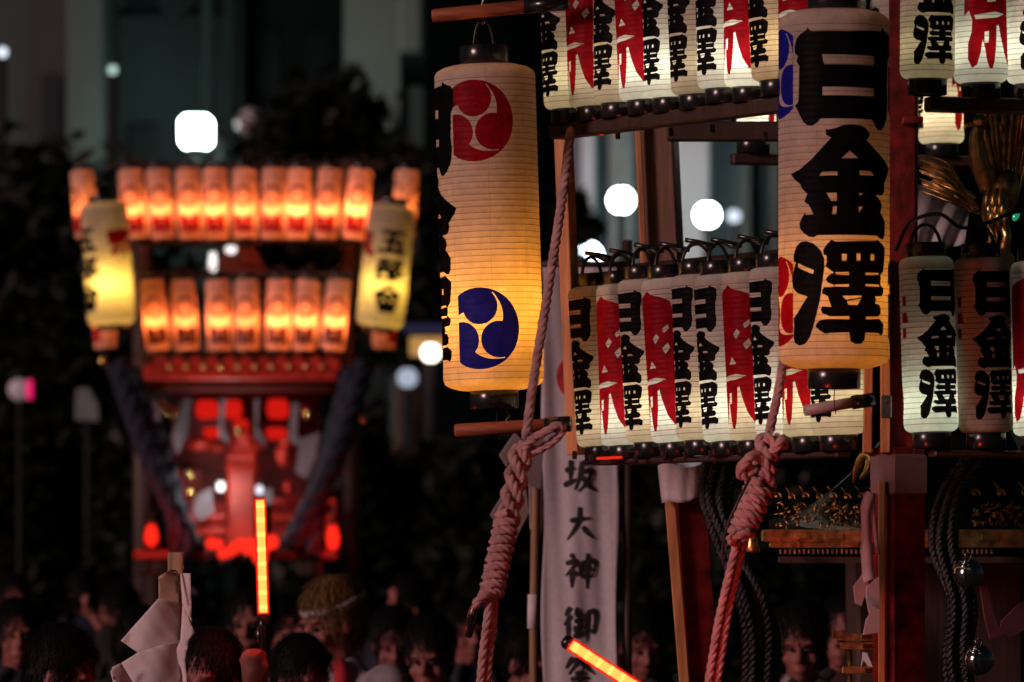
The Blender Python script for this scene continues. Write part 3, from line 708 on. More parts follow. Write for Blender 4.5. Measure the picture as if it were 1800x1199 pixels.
# second lower post, further left, with red face, cedar edge and white wrapping
p0 = P(1210, 824, 14.45); p1 = P(1222, 1000, 14.45); p1 = p0+(p1-p0)*((p0.z)/(p0.z-p1.z))
mb = MB(); bar(mb, p1, p0, 0.075, 0.075, rad(6), 0.003); fpart('lower_post', mb, VERMIL)
q0 = P(1176, 860, 14.39); q1 = P(1195, 1100, 14.39); q1 = q0+(q1-q0)*(q0.z/(q0.z-q1.z))
mb = MB(); bar(mb, q1, q0, 0.026, 0.02, 0, 0.002); fpart('edge_strip', mb, CEDAR)
mb = MB()
vs_ = []; fs_ = []
for j in range(9):
    for i in range(15):
        t = i/14.0; s = j/8.0
        X = 1157+t*98; Y = 818+s*(70-t*22)-4*math.sin(t*9+s)
        vs_.append(P(X+s*8, Y, 14.36-0.05*math.sin(t*PI)+0.007*math.sin(t*26+s*3)))
for j in range(8):
    for i in range(14): fs_.append((j*15+i, j*15+i+1, (j+1)*15+i+1, (j+1)*15+i))
mb.add(vs_, fs_); w_ = fpart('post_wrapping', mb, CLOTHW); md = w_.modifiers.new('thickness', 'SOLIDIFY'); md.thickness = 0.003
# support arm below the tall front lantern
mb = MB().tube([P(1414, 722, 12.72), P(1508, 706, 12.74)], 0.0125, 14); fpart('arm', mb, mat('grey_rod', (0.35, 0.30, 0.28), 0.5))
mb = MB().tube([P(1498, 708, 12.735), P(1536, 702, 12.745)], 0.016, 14); fpart('arm_sleeve', mb, BLACKP)
mb = MB().tube(spline([P(1465, 655, 12.70), P(1468, 675, 12.70), P(1466, 700, 12.705), P(1469, 728, 12.71)], 6), 0.0014, 6); fpart('tie_wire', mb, WIRE)
# small clips under the upper left beam
for px, py, D in ((1002, 226, 14.0), (1086, 238, 13.95), (1180, 232, 13.8), (1252, 226, 13.7), (1345, 240, 13.5), (1010, 800, 13.9), (1040, 806, 13.9), (1118, 806, 13.75), (1168, 802, 13.65), (1205, 802, 13.6), (1250, 800, 13.5)):
    fpart('clip', MB().box(P(px, py, D), (0.012, 0.012, 0.020), None, 0.002), WIRE)
fpart('red_reflection', MB().tube([P(1030, 231, 13.98), P(1060, 235, 13.95)], 0.0045, 8), glow('red_reflection_glow', (1.0, 0.03, 0.01), 0.8))  # glowing rods stand for red reflections along the beams
fpart('red_reflection', MB().tube([P(1083, 228, 13.95), P(1083, 238, 13.95)], 0.004, 8), glow('red_reflection_glow', (1, 0.03, 0.01), 0.8))
fpart('red_reflection', MB().tube([P(1050, 806, 13.9), P(1092, 804, 13.8)], 0.0035, 8), glow('red_reflection_glow', (1, 0.03, 0.01), 0.8))
# black cable threaded through the handles of the lower left row
cab = empty('power_cable', lowrow[0], 'black cable threaded through the handles of the lower left lanterns', 'cable')
pts = []
for i, t in enumerate(lowrow): pts += [t+Vector((-0.02, 0.01, 0.004)), t+Vector((0.015, -0.01, -0.010))]
part('cable', MB().tube(spline(pts, 6), 0.0042, 7), WIRE, cab)
for i, t in enumerate(lowrow):
    part('plug', MB().tube([t+Vector((-0.042, 0.0, 0.010)), t+Vector((-0.01, 0.0, 0.005)), t+Vector((0.030, -0.012, -0.006))], 0.0058, 7), BLACKP, cab)
cab = empty('power_cable', rlow[0], 'black cable above the lower right lanterns', 'cable')
part('cable', MB().tube(spline([P(1575, 440, 12.9), P(1600, 392, 12.85), P(1650, 376, 12.8), P(1690, 400, 12.8), P(1735, 392, 12.85), P(1790, 372, 12.9), P(1830, 390, 12.95)], 8), 0.0045, 7), WIRE, cab)

# ================================================================== ROPES
def wraps(mb, p0, p1, R0, R1, r, turns, seg=14):
    """rope wound round an axis from p0 to p1"""
    p0 = Vector(p0); p1 = Vector(p1); d = p1-p0; a, b = frame_of(d); pts = []
    n = int(turns*seg)
    for i in range(n+1):
        t = i/n; w = 2*PI*turns*t; R = R0+(R1-R0)*t
        pts.append(p0+d*t+a*(R*math.cos(w))+b*(R*math.sin(w)))
    return rope(mb, pts, r, 3, r*5.5, 2, 6)
lr = empty('white_rope', P(1003, 232, 13.95), 'pink-lit white rope from the thin post down past the tall crested lantern', 'rope')
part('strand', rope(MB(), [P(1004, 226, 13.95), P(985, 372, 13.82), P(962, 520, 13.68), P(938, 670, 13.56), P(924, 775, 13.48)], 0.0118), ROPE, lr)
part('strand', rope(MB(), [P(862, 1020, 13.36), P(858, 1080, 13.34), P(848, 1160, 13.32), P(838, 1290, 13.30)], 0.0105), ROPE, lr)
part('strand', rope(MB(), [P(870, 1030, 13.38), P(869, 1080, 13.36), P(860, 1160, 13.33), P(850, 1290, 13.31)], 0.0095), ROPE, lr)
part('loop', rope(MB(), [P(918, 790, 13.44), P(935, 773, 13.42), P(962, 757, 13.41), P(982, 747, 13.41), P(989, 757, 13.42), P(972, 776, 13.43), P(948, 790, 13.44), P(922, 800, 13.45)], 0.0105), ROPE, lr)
kn = MB()
for ph in (0, 2.1, 4.2):
    q = []
    for i in range(26):
        t = i/25.0; c = P(919-30*t, 782+150*t, 13.46-0.05*t); w = 2*PI*1.5*t+ph
        q.append(c+Vector((0.0185*math.cos(w), 0.0185*math.sin(w), 0.004*math.sin(2*w))))
    rope(kn, q, 0.0125, 3, 0.06, 3)
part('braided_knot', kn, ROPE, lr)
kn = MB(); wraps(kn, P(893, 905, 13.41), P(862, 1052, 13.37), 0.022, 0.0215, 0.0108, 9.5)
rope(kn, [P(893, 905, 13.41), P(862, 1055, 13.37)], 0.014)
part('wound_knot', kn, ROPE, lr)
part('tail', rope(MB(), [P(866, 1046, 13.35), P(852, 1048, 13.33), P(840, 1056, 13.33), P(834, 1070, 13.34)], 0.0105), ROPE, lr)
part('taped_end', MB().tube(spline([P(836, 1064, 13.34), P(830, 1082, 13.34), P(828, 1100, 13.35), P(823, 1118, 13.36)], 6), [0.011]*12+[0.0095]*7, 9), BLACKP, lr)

rr = empty('white_rope', P(1378, 632, 12.9), 'red-lit white rope hanging below the tall lantern with black characters', 'rope')
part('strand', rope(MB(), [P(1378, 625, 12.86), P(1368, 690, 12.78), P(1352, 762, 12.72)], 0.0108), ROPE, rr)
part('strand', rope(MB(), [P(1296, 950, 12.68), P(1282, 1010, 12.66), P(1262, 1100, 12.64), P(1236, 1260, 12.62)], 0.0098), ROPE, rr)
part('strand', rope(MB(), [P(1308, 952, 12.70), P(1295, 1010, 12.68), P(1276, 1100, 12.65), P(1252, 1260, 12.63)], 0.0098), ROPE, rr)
kn = MB()
for ph in (0, 2.1, 4.2):
    q = []
    for i in range(22):
        t = i/21.0; c = P(1352-12*t, 770+85*t, 12.70-0.01*t); w = 2*PI*1.4*t+ph
        q.append(c+Vector((0.019*math.cos(w), 0.019*math.sin(w), 0.006*math.sin(2*w+ph))))
    rope(kn, q, 0.0125, 3, 0.06, 3)
rope(kn, [P(1340, 800, 12.69), P(1318, 805, 12.66), P(1301, 828, 12.66), P(1312, 838, 12.67), P(1330, 820, 12.67)], 0.0125)
rope(kn, [P(1350, 800, 12.70), P(1366, 785, 12.66), P(1378, 772, 12.67), P(1376, 788, 12.69)], 0.0115)
part('braided_knot', kn, ROPE, rr)
kn = MB(); wraps(kn, P(1338, 850, 12.69), P(1302, 942, 12.68), 0.027, 0.0225, 0.0110, 6.5)
rope(kn, [P(1338, 850, 12.69), P(1302, 948, 12.68)], 0.018)
rope(kn, [P(1318, 935, 12.65), P(1300, 940, 12.64), P(1284, 948, 12.65), P(1292, 955, 12.67)], 0.011)
part('wound_knot', kn, ROPE, rr)
cd = empty('black_cord', P(1320, 850, 12.6), 'thin black cord dangling left of the red-lit rope knot', 'cord')
part('cord', MB().tube(spline([P(1318, 840, 12.62), P(1296, 885, 12.61), P(1278, 925, 12.62), P(1270, 965, 12.63), P(1271, 995, 12.63)], 8), 0.0032, 7), WIRE, cd)

# ================================================================== BANNER WITH BRUSHED CHARACTERS
BRUSH = {
 'slope': [[(8,38),(38,31)], [(25,10),(22,66)], [(4,78),(40,60)], [(50,20),(92,13)], [(55,20),(50,52),(36,90)], [(56,42),(84,38),(72,66),(46,94)], [(55,52),(74,78),(99,93)]],
 'big': [[(22,43),(80,35)], [(50,6),(46,46),(14,94)], [(58,58),(72,75),(90,90)]],
 'god': [[(24,6),(33,17)], [(10,31),(40,26),(10,64)], [(28,46),(26,96)], [(33,54),(43,63)], [(54,30),(52,66)], [(54,30),(93,25),(88,64)], [(54,47),(88,45)], [(53,66),(88,63)], [(73,4),(70,99)]],
 'honour': [[(24,6),(8,30)], [(27,28),(5,55)], [(18,46),(16,94)], [(46,8),(36,28)], [(37,28),(62,23)], [(34,44),(64,39)], [(50,28),(48,78)], [(50,58),(62,55)], [(38,56),(38,78)], [(31,86),(65,72)], [(70,22),(95,19),(90,72),(81,66)], [(72,22),(71,99)]],
 'festival': [[(30,6),(10,36)], [(28,18),(45,15),(18,52)], [(56,12),(84,9),(54,46)], [(46,14),(94,52)], [(36,50),(66,47)], [(24,65),(78,60)], [(52,62),(52,95),(43,90)], [(34,75),(16,96)], [(66,75),(88,94)]],
}
BD = 16.4
BN = empty('cloth_banner', P(1020, 1000, BD), 'pinkish white cloth banner with a column of black brushed characters', 'banner'); BN.location.z = 0
def cloth_y(px, py): return BD+0.006*math.sin(px*0.075+py*0.004)+0.0018*math.sin(px*0.19-py*0.011)+0.004*math.sin(py*0.03)
def CP(px, py, off=0.0):
    p = P(px, py, BD); p.y = cloth_y(px, py)-off; return p
vs_ = []; fs_ = []; nx, ny = 34, 70
for j in range(ny+1):
    for i in range(nx+1):
        X = 954+131*i/nx+(3*math.sin(j*0.22) if i in (0, nx) else 0); Y = 470+860*j/ny; vs_.append(CP(X, Y))
for j in range(ny):
    for i in range(nx): o = j*(nx+1)+i; fs_.append((o, o+1, o+nx+2, o+nx+1))
c_ = part('cloth', MB().add(vs_, fs_), CLOTHW, BN); md = c_.modifiers.new('thickness', 'SOLIDIFY'); md.thickness = 0.002; md.offset = 1
INKB = mat('brush_ink', (0.012, 0.011, 0.013), 0.8)
def brush(strokes, cx, cy, w, h, rnd):
    mb = MB()
    for st in strokes:
        q = spline([Vector((x, y, 0)) for x, y in st], 8); n = len(q); vs = []; fs = []
        for i, p in enumerate(q):
            d = (q[min(i+1, n-1)]-q[max(i-1, 0)]).normalized(); nn = Vector((-d.y, d.x, 0))
            t = i/(n-1.0); wd = 5.4*(0.75+0.55*math.sin(PI*min(1, t*1.1+0.15)))*rnd.uniform(0.9, 1.12)*(1.0 if t < 0.8 else 1-0.45*(t-0.8)/0.2)
            for s in (-1, 1):
                r = p+nn*wd*s; vs.append(CP(cx+(r.x-50)/100*w, cy+(r.y-50)/100*h, 0.0035))
        for i in range(n-1): fs.append((2*i, 2*i+1, 2*i+3, 2*i+2))
        mb.add(vs, fs, False)
    return mb
rnd = random.Random(5)
for nm, cy in (('slope', 835), ('big', 920), ('god', 1003), ('honour', 1096), ('festival', 1184)):
    part('brushed_character', brush(BRUSH[nm], 1019, cy, 62, 66, rnd), INKB, BN)
# red crest near the top of the banner
mb = MB(); 
for q in tomoe(0, 0, 1, 1, 20):
    pts = [CP(1013+x*35, 662-y*40, 0.003) for x, y in q]; mb.add(pts, [tuple(range(len(pts)))], False)
part('red_crest', mb, mat('red_print', (0.55, 0.03, 0.04), 0.8), BN)
tp = P(1085, 470, BD)
part('pole', MB().tube([(tp.x+0.03, BD+0.03, 0), (tp.x+0.03, BD+0.03, tp.z+0.08)], 0.014, 10), DARKW, BN)
part('arm', MB().tube([(tp.x+0.05, BD+0.02, tp.z+0.01), (P(950, 0, BD).x, BD+0.015, tp.z+0.01)], 0.009, 8), DARKW, BN)
# staff with paper streamers behind the left rope
st = empty('paper_wand', Vector((P(940, 0, 15.9).x, 15.9, 0)), 'brown staff with white paper streamers between left rope and banner', 'wand')
part('staff', MB().tube([(P(940, 0, 15.9).x, 15.9, 0.3), P(938, 1110, 15.9), P(942, 850, 15.9), P(943, 790, 15.9)], [0.013]*4, 10), wood('staff_wood', (0.34, 0.20, 0.10)), st)
part('white_band', MB().tube([P(936, 1105, 15.9), P(937, 1045, 15.9)], 0.0155, 10), WHITEP, st)
for q in ([(905, 790), (940, 745), (958, 760), (950, 860), (915, 850)], [(862, 905), (905, 835), (922, 850), (930, 900), (905, 950), (880, 930)], [(930, 850), (952, 800), (956, 900), (950, 945), (932, 930)], [(878, 800), (905, 760), (918, 775), (890, 820)]):
    dd = rnd.uniform(-0.04, 0.04)
    part('paper_streamer', MB().slab([P(x, y, 15.85+dd+0.0009*(x-900)) for x, y in q], 0.002), WHITEP, st)

# ================================================================== GOHEI IN THE LOWER LEFT
def Z(x, y): return (x/4.0, 900+y/4.0)
GD = 14.0
gh = empty('paper_wand', Vector((P(307, 0, GD).x, GD, 0)), 'wooden wand with folded white zigzag paper in the lower left crowd', 'wand')
cx = P(308, 0, GD).x
part('staff', MB().box((cx, GD+0.012, (P(0, 971, GD).z+0.9)/2), (0.037, 0.026, P(0, 971, GD).z-0.9), None, 0.002), wood('pale_wood', (0.55, 0.36, 0.22)), gh)
def fold(name, q, d0, gx, gy, m=WHITEP):
    """one leaf of folded paper: cut to outline, softly curled and creased"""
    q2 = []
    for i in range(len(q)):
        a, b = Vector(q[i]), Vector(q[(i+1) % len(q)]); n_ = max(1, int((b-a).length/30))
        q2 += [tuple(a+(b-a)*(k/n_)) for k in range(n_)]
    xs = [p[0] for p in q2]; ys = [p[1] for p in q2]; gp = [(x+7*math.sin(y*0.05), y) for x in np.arange(min(xs)+12, max(xs), 26) for y in np.arange(min(ys)+12, max(ys), 26)]
    ins = inside([q2], np.array([p[0] for p in gp]), np.array([p[1] for p in gp]))
    pts2 = [Vector(p) for p in q2]+[Vector(p) for p, t in zip(gp, ins) if t]
    ov, oe, of, *_ = delaunay_2d_cdt(pts2, [(i, (i+1) % len(q2)) for i in range(len(q2))], [], 1, 1e-4)
    cx_ = sum(xs)/len(xs); cy_ = sum(ys)/len(ys); ph_ = cx_*0.013+d0*90; pts = []
    for v in ov:
        X, Y = Z(v.x, v.y); u, w = (v.x-cx_)/100, (v.y-cy_)/100
        curl = 0.010*(0.5*u*u-0.3*w*w*0.4)+0.0018*math.sin(u*2.3+w*1.1+ph_)+0.0006*math.sin(u*5.1-w*3.7+ph_)+0.0022*abs(math.sin(w*0.9+u*0.35+ph_))
        pts.append(P(X, Y, GD+d0+gx*(X-307)/1000+gy*(Y-1080)/1000+min(curl, 0.02)))
    o = part(name, MB().add(pts, [tuple(f) for f in of]), m, gh)
    md = o.modifiers.new('thickness', 'SOLIDIFY'); md.thickness = 0.0009
fold('wrapping', [(1115,455),(1200,405),(1250,440),(1262,650),(1115,690)], -0.012, 0.5, 0.0, sheet('buff_paper', (0.72, 0.52, 0.40), 0.2))
fold('zigzag_paper', [(1110,610),(1262,640),(1275,1000),(970,990),(850,905)], -0.02, 0.35, 0.1)
fold('zigzag_paper', [(975,985),(1275,895),(1265,1330),(830,1330),(775,1120),(800,1095)], -0.035, 0.3, -0.25)
fold('zigzag_paper', [(1285,640),(1370,850),(1330,900),(1302,1040),(1325,1300),(1180,1300),(1190,1080),(1270,900)], -0.045, -0.6, 0.15)
fold('zigzag_paper', [(1268,430),(1340,432),(1350,780),(1285,660)], -0.005, -0.3, 0.1)
fold('zigzag_paper', [(790,1090),(850,1060),(930,1190),(960,1330),(850,1330),(780,1125)], -0.055, 0.8, 0.2)
part('tie', MB().tube(spline([P(292, 1008, GD-0.02), P(303, 1003, GD-0.025), P(312, 1010, GD-0.025), P(316, 1060, GD-0.03)], 6), 0.0022, 6), WIRE, gh)

# ================================================================== LED BATONS
LEDS = glow('baton_led', (1.0, 0.46, 0.11), 6.0)
LEDH = glow('baton_led_spot', (1.0, 0.56, 0.15), 6.6)
m = bpy.data.materials.new('red_baton_tube'); m.use_nodes = True; n = m.node_tree.nodes; l = m.node_tree.links; n.remove(n['Principled BSDF'])
t_ = n.new('ShaderNodeBsdfTransparent'); t_.inputs[0].default_value = (1.0, 0.45, 0.35, 1)
e_ = n.new('ShaderNodeEmission'); e_.inputs[0].default_value = (1.0, 0.02, 0.012, 1); e_.inputs[1].default_value = 1.3
lw = n.new('ShaderNodeMixShader'); lw.inputs[0].default_value = 0.45
l.new(t_.outputs[0], lw.inputs[1]); l.new(e_.outputs[0], lw.inputs[2]); l.new(lw.outputs[0], n['Material Output'].inputs[0])
BTUBE = m
def baton(label, p0, p1, r, grip, nled=8, cap=True, energy=8.0):
    """p0 grip end of the lit tube, p1 tip"""
    p0 = Vector(p0); p1 = Vector(p1); d = p1-p0; root = empty('light_baton', p0, label, 'baton')
    part('tube', MB().tube([p0, p0+d*0.01, p1-d*0.01, p1], [r*0.9, r, r, r*0.9], 16), BTUBE, root)
    part('led_core', MB().tube([p0+d*0.015, p1-d*0.015], r*0.66, 14), LEDS, root)
    for i in range(nled):
        c = p0+d*((i+0.5)/nled); part('led', MB().tube([c-d*0.020, c-d*0.012, c+d*0.012, c+d*0.020], [r*0.665, r*0.69, r*0.69, r*0.665], 14), LEDH, root)
    u = d.normalized()
    part('grip', MB().tube([p0-u*grip, p0-u*(grip-0.01), p0-u*0.03, p0-u*0.004], [r*0.8, r*0.95, r*0.95, r*1.12], 14), BLACKP, root)
    if cap: part('cap', MB().tube([p1, p1+u*r*0.7, p1+u*r*1.2], [r*1.06, r*1.06, r*0.6], 14), BLACKP, root)
    part('clip', MB().tube([p0-u*0.03+Vector((-r*0.9, -r*0.6, 0)), p0-u*0.07+Vector((-r*0.9, -r*0.7, 0))], 0.003, 6), STEEL, root)
    for t in (0.25, 0.75):
        ld = bpy.data.lights.new('led_glow', 'POINT'); ld.energy = energy; ld.color = (1.0, 0.05, 0.025); ld.shadow_soft_size = r*1.3
        lo = bpy.data.objects.new('led_glow', ld); COL.objects.link(lo); lo.parent = root; lo.location = d*t
    return root
baton('upright glowing red baton held up in front of the lantern shrine', P(463, 1080, 14.2), P(457, 876, 14.2), 0.0156, 0.14, cap=False, energy=3.2)
baton('slanting glowing red baton at the bottom in front of the banner', P(1165, 1238, 11.9), P(1002, 1132, 11.9), 0.0150, 0.14, 8, energy=17.0)

# ================================================================== THE GILT PORTABLE SHRINE BEHIND THE FRONT FRAME
SD = 13.75
SH = empty('portable_shrine', Vector((P(1690, 0, 14.2).x, 14.2, 0)), 'dark gilt portable shrine with scroll crested eaves behind the right corner post', 'shrine')
BLK = mat('black_lacquer_roof', (0.014, 0.013, 0.015), 0.25, 0, 0.3, 20, spec=0.5)
# roof: curved hipped surface
apex = P(1700, 560, 14.35); n_ = 10; vs_ = []; fs_ = []
cn = [P(1352, 936, 13.75), P(1900, 946, 13.75), P(1950, 936, 15.2), P(1352, 936, 15.2)]
for j in range(n_+1):
    t = j/n_; k = t**1.0; zc = (1-t)**1.9
    for i in range(4):
        a, b = cn[i], cn[(i+1) % 4]
        for s in range(8):
            e = a+(b-a)*(s/8.0); p = e+(apex-e)*k; p.z = e.z+(apex.z-e.z)*(1-(1-t)**0.65) if False else e.z+(apex.z-e.z)*(t**1.6)
            p.z += 0.03*(abs(s/8.0-0.5)*2)**3*(1-t); vs_.append(p)
for j in range(n_):
    for i in range(32): fs_.append((j*32+i, j*32+(i+1) % 32, (j+1)*32+(i+1) % 32, (j+1)*32+i))
part('roof', MB().add(vs_, fs_), BLK, SH)
def eave(x0, x1, y):
    part('eave_beam', MB().box((P(x0, y, SD)+P(x1, y, SD))*0.5, (P(x1, y, SD).x-P(x0, y, SD).x, 0.06, 0.030), None, 0.004), GOLDD, SH)
    part('eave_moulding', MB().box((P(x0+14, y+15, SD)+P(x1, y+15, SD))*0.5, (P(x1, y, SD).x-P(x0+14, y, SD).x, 0.05, 0.016), None, 0.003), GOLDD, SH)
    part('under_beam', MB().box((P(x0+30, y+42, SD)+P(x1, y+42, SD))*0.5, (P(x1, y, SD).x-P(x0+30, y, SD).x, 0.04, 0.016), None, 0.003), DARKW, SH)
eave(1338, 1900, 942)
for i in range(30):
    X = 1372+i*8.3
    if X > 1548: X += 130
    part('dentil', MB().box(P(X, 970, SD-0.02), (0.005, 0.03, 0.012), None, 0.001), GOLDD, SH)
for X, Y, w in ((1410, 942, 26), (1466, 943, 34), (1494, 957, 30), (1395, 958, 22), (1740, 944, 30)):
    part('gilt_plate', MB().box(P(X, Y, SD-0.033), (w*0.00137, 0.004, 0.013), None, 0.001), GOLD, SH)
# scroll crest: each scroll a curled leaf with spike
def scroll(c, s):
    mb = MB(); pts = []
    for k in range(22):
        t = k/21.0; a = -0.4+t*5.6; r = s*(0.62-0.50*t); pts.append(c+Vector((r*math.cos(a), 0.004*math.sin(6*t), r*math.sin(a))))
    mb.tube(pts, [s*0.16*(1.1-0.5*k/21) for k in range(22)], 6)
    mb.tube([c+Vector((-s*0.2, 0, s*0.5)), c+Vector((-s*0.45, -0.003, s*1.0)), c+Vector((-s*0.9, -0.004, s*1.5))], [s*0.16, s*0.13, s*0.02], 6)
    mb.ball(c, s*0.22, 8, 6)
    return mb
for i in range(8): part('scroll', scroll(P(1366+i*24.5, 872+(i % 2)*2, SD-0.03), 0.0165), GOLD, SH)
for i in range(4): part('scroll', scroll(P(1714+i*44, 868, SD-0.02), 0.020), GOLD, SH)
rnd = random.Random(9)
mb = MB()
for (xa, xb, num) in ((1368, 1546, 120), (1706, 1815, 80)):
    for i in range(num):
        c = P(rnd.uniform(xa, xb), rnd.uniform(885, 926), SD-0.02+rnd.uniform(-0.015, 0.015)); s = rnd.uniform(0.007, 0.014); a = rnd.uniform(0, 6.28)
        mb.tube([c, c+Vector((math.cos(a)*s*0.6, -0.004, math.sin(a)*s*0.6)), c+Vector((math.cos(a+0.9)*s*1.4, -0.002, math.sin(a+0.9)*s*1.4))], [s*0.30, s*0.24, s*0.03], 5)
o = part('openwork_carving', mb, GOLDD, SH); tag(o, kind='stuff')
# gilt corner ornament with pale hanging cord
part('corner_finial', MB().tube(spline([P(1500, 850, 13.6), P(1508, 820, 13.58), P(1520, 800, 13.57), P(1530, 806, 13.56), P(1524, 828, 13.56), P(1512, 842, 13.57)], 6), [0.004+0.010*math.sin(PI*i/30) for i in range(31)], 8), mat('bright_gilt', (0.9, 0.66, 0.22), 0.2, 1.0, 0.2), SH)
part('wind_bell', MB().lathe([(0.002, 0.035), (0.012, 0.03), (0.014, 0.0), (0.020, -0.02), (0.018, -0.022), (0.0, -0.015)], P(1322, 955, 13.6), 12), GOLD, SH)
# body of the shrine in the dark
part('body', MB().box((P(1640, 0, 14.5).x, 14.5, EYE-0.35), (0.42, 0.5, 0.75), None, 0.01), DARKW, SH)
part('base', MB().box((P(1640, 0, 14.5).x, 14.5, EYE-0.80), (0.85, 0.9, 0.14), None, 0.01), BLK, SH)
for sx in (-0.36, 0.36):
    part('carrying_beam', MB().box((P(1640, 0, 14.5).x+sx, 14.3, EYE-0.93), (0.09, 2.6, 0.09), None, 0.006), DARKW, SH)
    for sy in (-0.5, 0.5): part('trestle_leg', MB().box((P(1640, 0, 14.5).x+sx, 14.4+sy, (EYE-0.975)/2), (0.07, 0.07, EYE-0.975), None, 0.005), DARKW, SH)
# small torii in front of the shrine
TD = 13.5
to = empty('torii_gate', Vector((P(1506, 0, TD).x, TD, 1.1)), 'miniature gilt-edged torii gate left of the lower red post', 'torii')
part('lintel', MB().slab([P(1463, 1106, TD), P(1480, 1112, TD), P(1560, 1116, TD), P(1600, 1110, TD), P(1600, 1126, TD), P(1476, 1126, TD), P(1463, 1121, TD)], 0.05), GOLDD, to)
part('second_lintel', MB().slab([P(1474, 1129, TD), P(1595, 1130, TD), P(1590, 1142, TD), P(1478, 1141, TD)], 0.04), GOLDD, to)
part('tie_beam', MB().box((P(1480, 1178, TD)+P(1590, 1178, TD))*0.5, (0.15, 0.03, 0.018), None, 0.003), GOLDD, to)
for X in (1493, 1572): part('pillar', MB().tube([(P(X, 0, TD).x, TD, 1.1), P(X+1, 1142, TD)], [0.0062, 0.0062], 12), GOLD, to)
for X, Y in ((1524, 1119), (1526, 1136), (1530, 1179)): part('gilt_plate', MB().box(P(X, Y, TD-0.028), (0.026, 0.004, 0.011), None, 0.001), mat('bright_gilt', (0.9, 0.66, 0.22), 0.2, 1.0), to)
part('stand', MB().box((P(1532, 0, TD).x, TD+0.05, 0.55), (0.22, 0.2, 1.1), None, 0.01), DARKW, to)
part('paper_streamer', MB().slab([P(1516, 1146, TD-0.03), P(1524, 1148, TD-0.03), P(1534, 1172, TD-0.03), P(1526, 1172, TD-0.03), P(1518, 1160, TD-0.03), P(1513, 1174, TD-0.03)], 0.0015), WHITEP, to)
# pink twisted cord with shide at the post
sd = empty('shide_cord', P(1525, 870, 12.85), 'pink cloth cord with white folded paper hanging at the corner post', 'paper streamer')
part('cord', MB().tube(spline([P(1530, 868, 12.86), P(1521, 900, 12.85), P(1523, 960, 12.85), P(1526, 1010, 12.85), P(1529, 1020, 12.85)], 8), [0.013]*8+[0.010]*8+[0.014]*8+[0.015]*9, 9), CLOTHW, sd)
part('cord', MB().tube(spline([P(1532, 868, 12.87), P(1534, 905, 12.86), P(1538, 950, 12.86), P(1541, 975, 12.86)], 8), 0.008, 8), CLOTHW, sd)
for q, d0 in (([(1520, 1004), (1532, 1006), (1522, 1040), (1514, 1066), (1503, 1060), (1500, 1030)], 0.0), ([(1524, 1030), (1545, 1014), (1546, 1070), (1532, 1062), (1522, 1046)], -0.02), ([(1521, 1046), (1533, 1064), (1546, 1072), (1545, 1112), (1517, 1116), (1522, 1090), (1528, 1080)], -0.03)):
    part('paper_streamer', MB().slab([P(x, y, 12.85+d0+(x-1525)*0.0006) for x, y in q], 0.0016), WHITEP, sd)
# navy cords
def cordbundle(label, path, r):
    root = empty('navy_cord', path[0], label, 'cord')
    rn = random.Random(int(r*1e5))
    for k in range(7):
        a = 2*PI*k/6; off = Vector((0, 0, 0)) if k == 6 else Vector((math.cos(a)*r*0.95, math.sin(a)*r*0.7, 0))
        part('cord', rope(MB(), [p+off+Vector((rn.uniform(-1, 1), rn.uniform(-1, 1), 0))*r*0.25 for p in path], r*0.40, 3, r*1.5, 8, 6), CORD, root)
    e = path[-1]
    return root
cordbundle('thick dark navy cord hanging right of the left lower post', [P(1268, 812, 14.1), P(1258, 880, 14.05), P(1284, 960, 14.0), P(1322, 1050, 13.95), P(1340, 1140, 13.95), P(1330, 1300, 13.95)], 0.034)
cordbundle('thick dark navy cord hanging right of the corner post', [P(1720, 800, 13.6), P(1676, 870, 13.58), P(1660, 960, 13.55), P(1690, 1060, 13.5), P(1680, 1160, 13.5), P(1700, 1290, 13.5)], 0.030)
for nm, X, Y, r in (('upper polished round bell on the navy cord at the right', 1702, 1008, 0.036), ('lower polished round bell near the bottom right', 1720, 1160, 0.037)):
    c = P(X, Y, 13.42); bl = empty('round_bell', c, nm, 'bell')
    part('shell', MB().ball(c, r, 28, 18), SILVER, bl)
    part('slot_band', MB().lathe([(r*1.015, -0.003), (r*1.04, 0), (r*1.015, 0.003)], c, 28), SILVER, bl)
    part('loop', MB().tube([c+Vector((0.008*math.cos(t), 0, r+0.004+0.008*math.sin(t))) for t in np.linspace(0, 2*PI, 12, endpoint=False)], 0.002, 6, closed=True), SILVER, bl)
    for i in range(4): part('ridge', MB().lathe([(r*math.cos(0.5+0.18*i)*1.01, r*math.sin(0.5+0.18*i)-0.001), (r*math.cos(0.5+0.18*i)*1.03, r*math.sin(0.5+0.18*i)), (r*math.cos(0.55+0.18*i)*1.005, r*math.sin(0.55+0.18*i))], c, 28), SILVER, bl)
rp = empty('paper_streamers', P(1770, 1050, 13.9), 'pink folded cloth streamers at the lower right edge', 'streamer')
for q in ([(1722, 1030), (1736, 1032), (1748, 1085), (1762, 1118), (1740, 1124), (1730, 1085)], [(1790, 1062), (1812, 1050), (1815, 1100), (1776, 1120), (1756, 1112), (1760, 1092)]):
    part('streamer', MB().slab([P(x, y, 13.9+(x-1760)*0.0008) for x, y in q], 0.002), mat('pink_cloth', (0.26, 0.10, 0.11), 0.85, 0, 0.15, 30), rp)

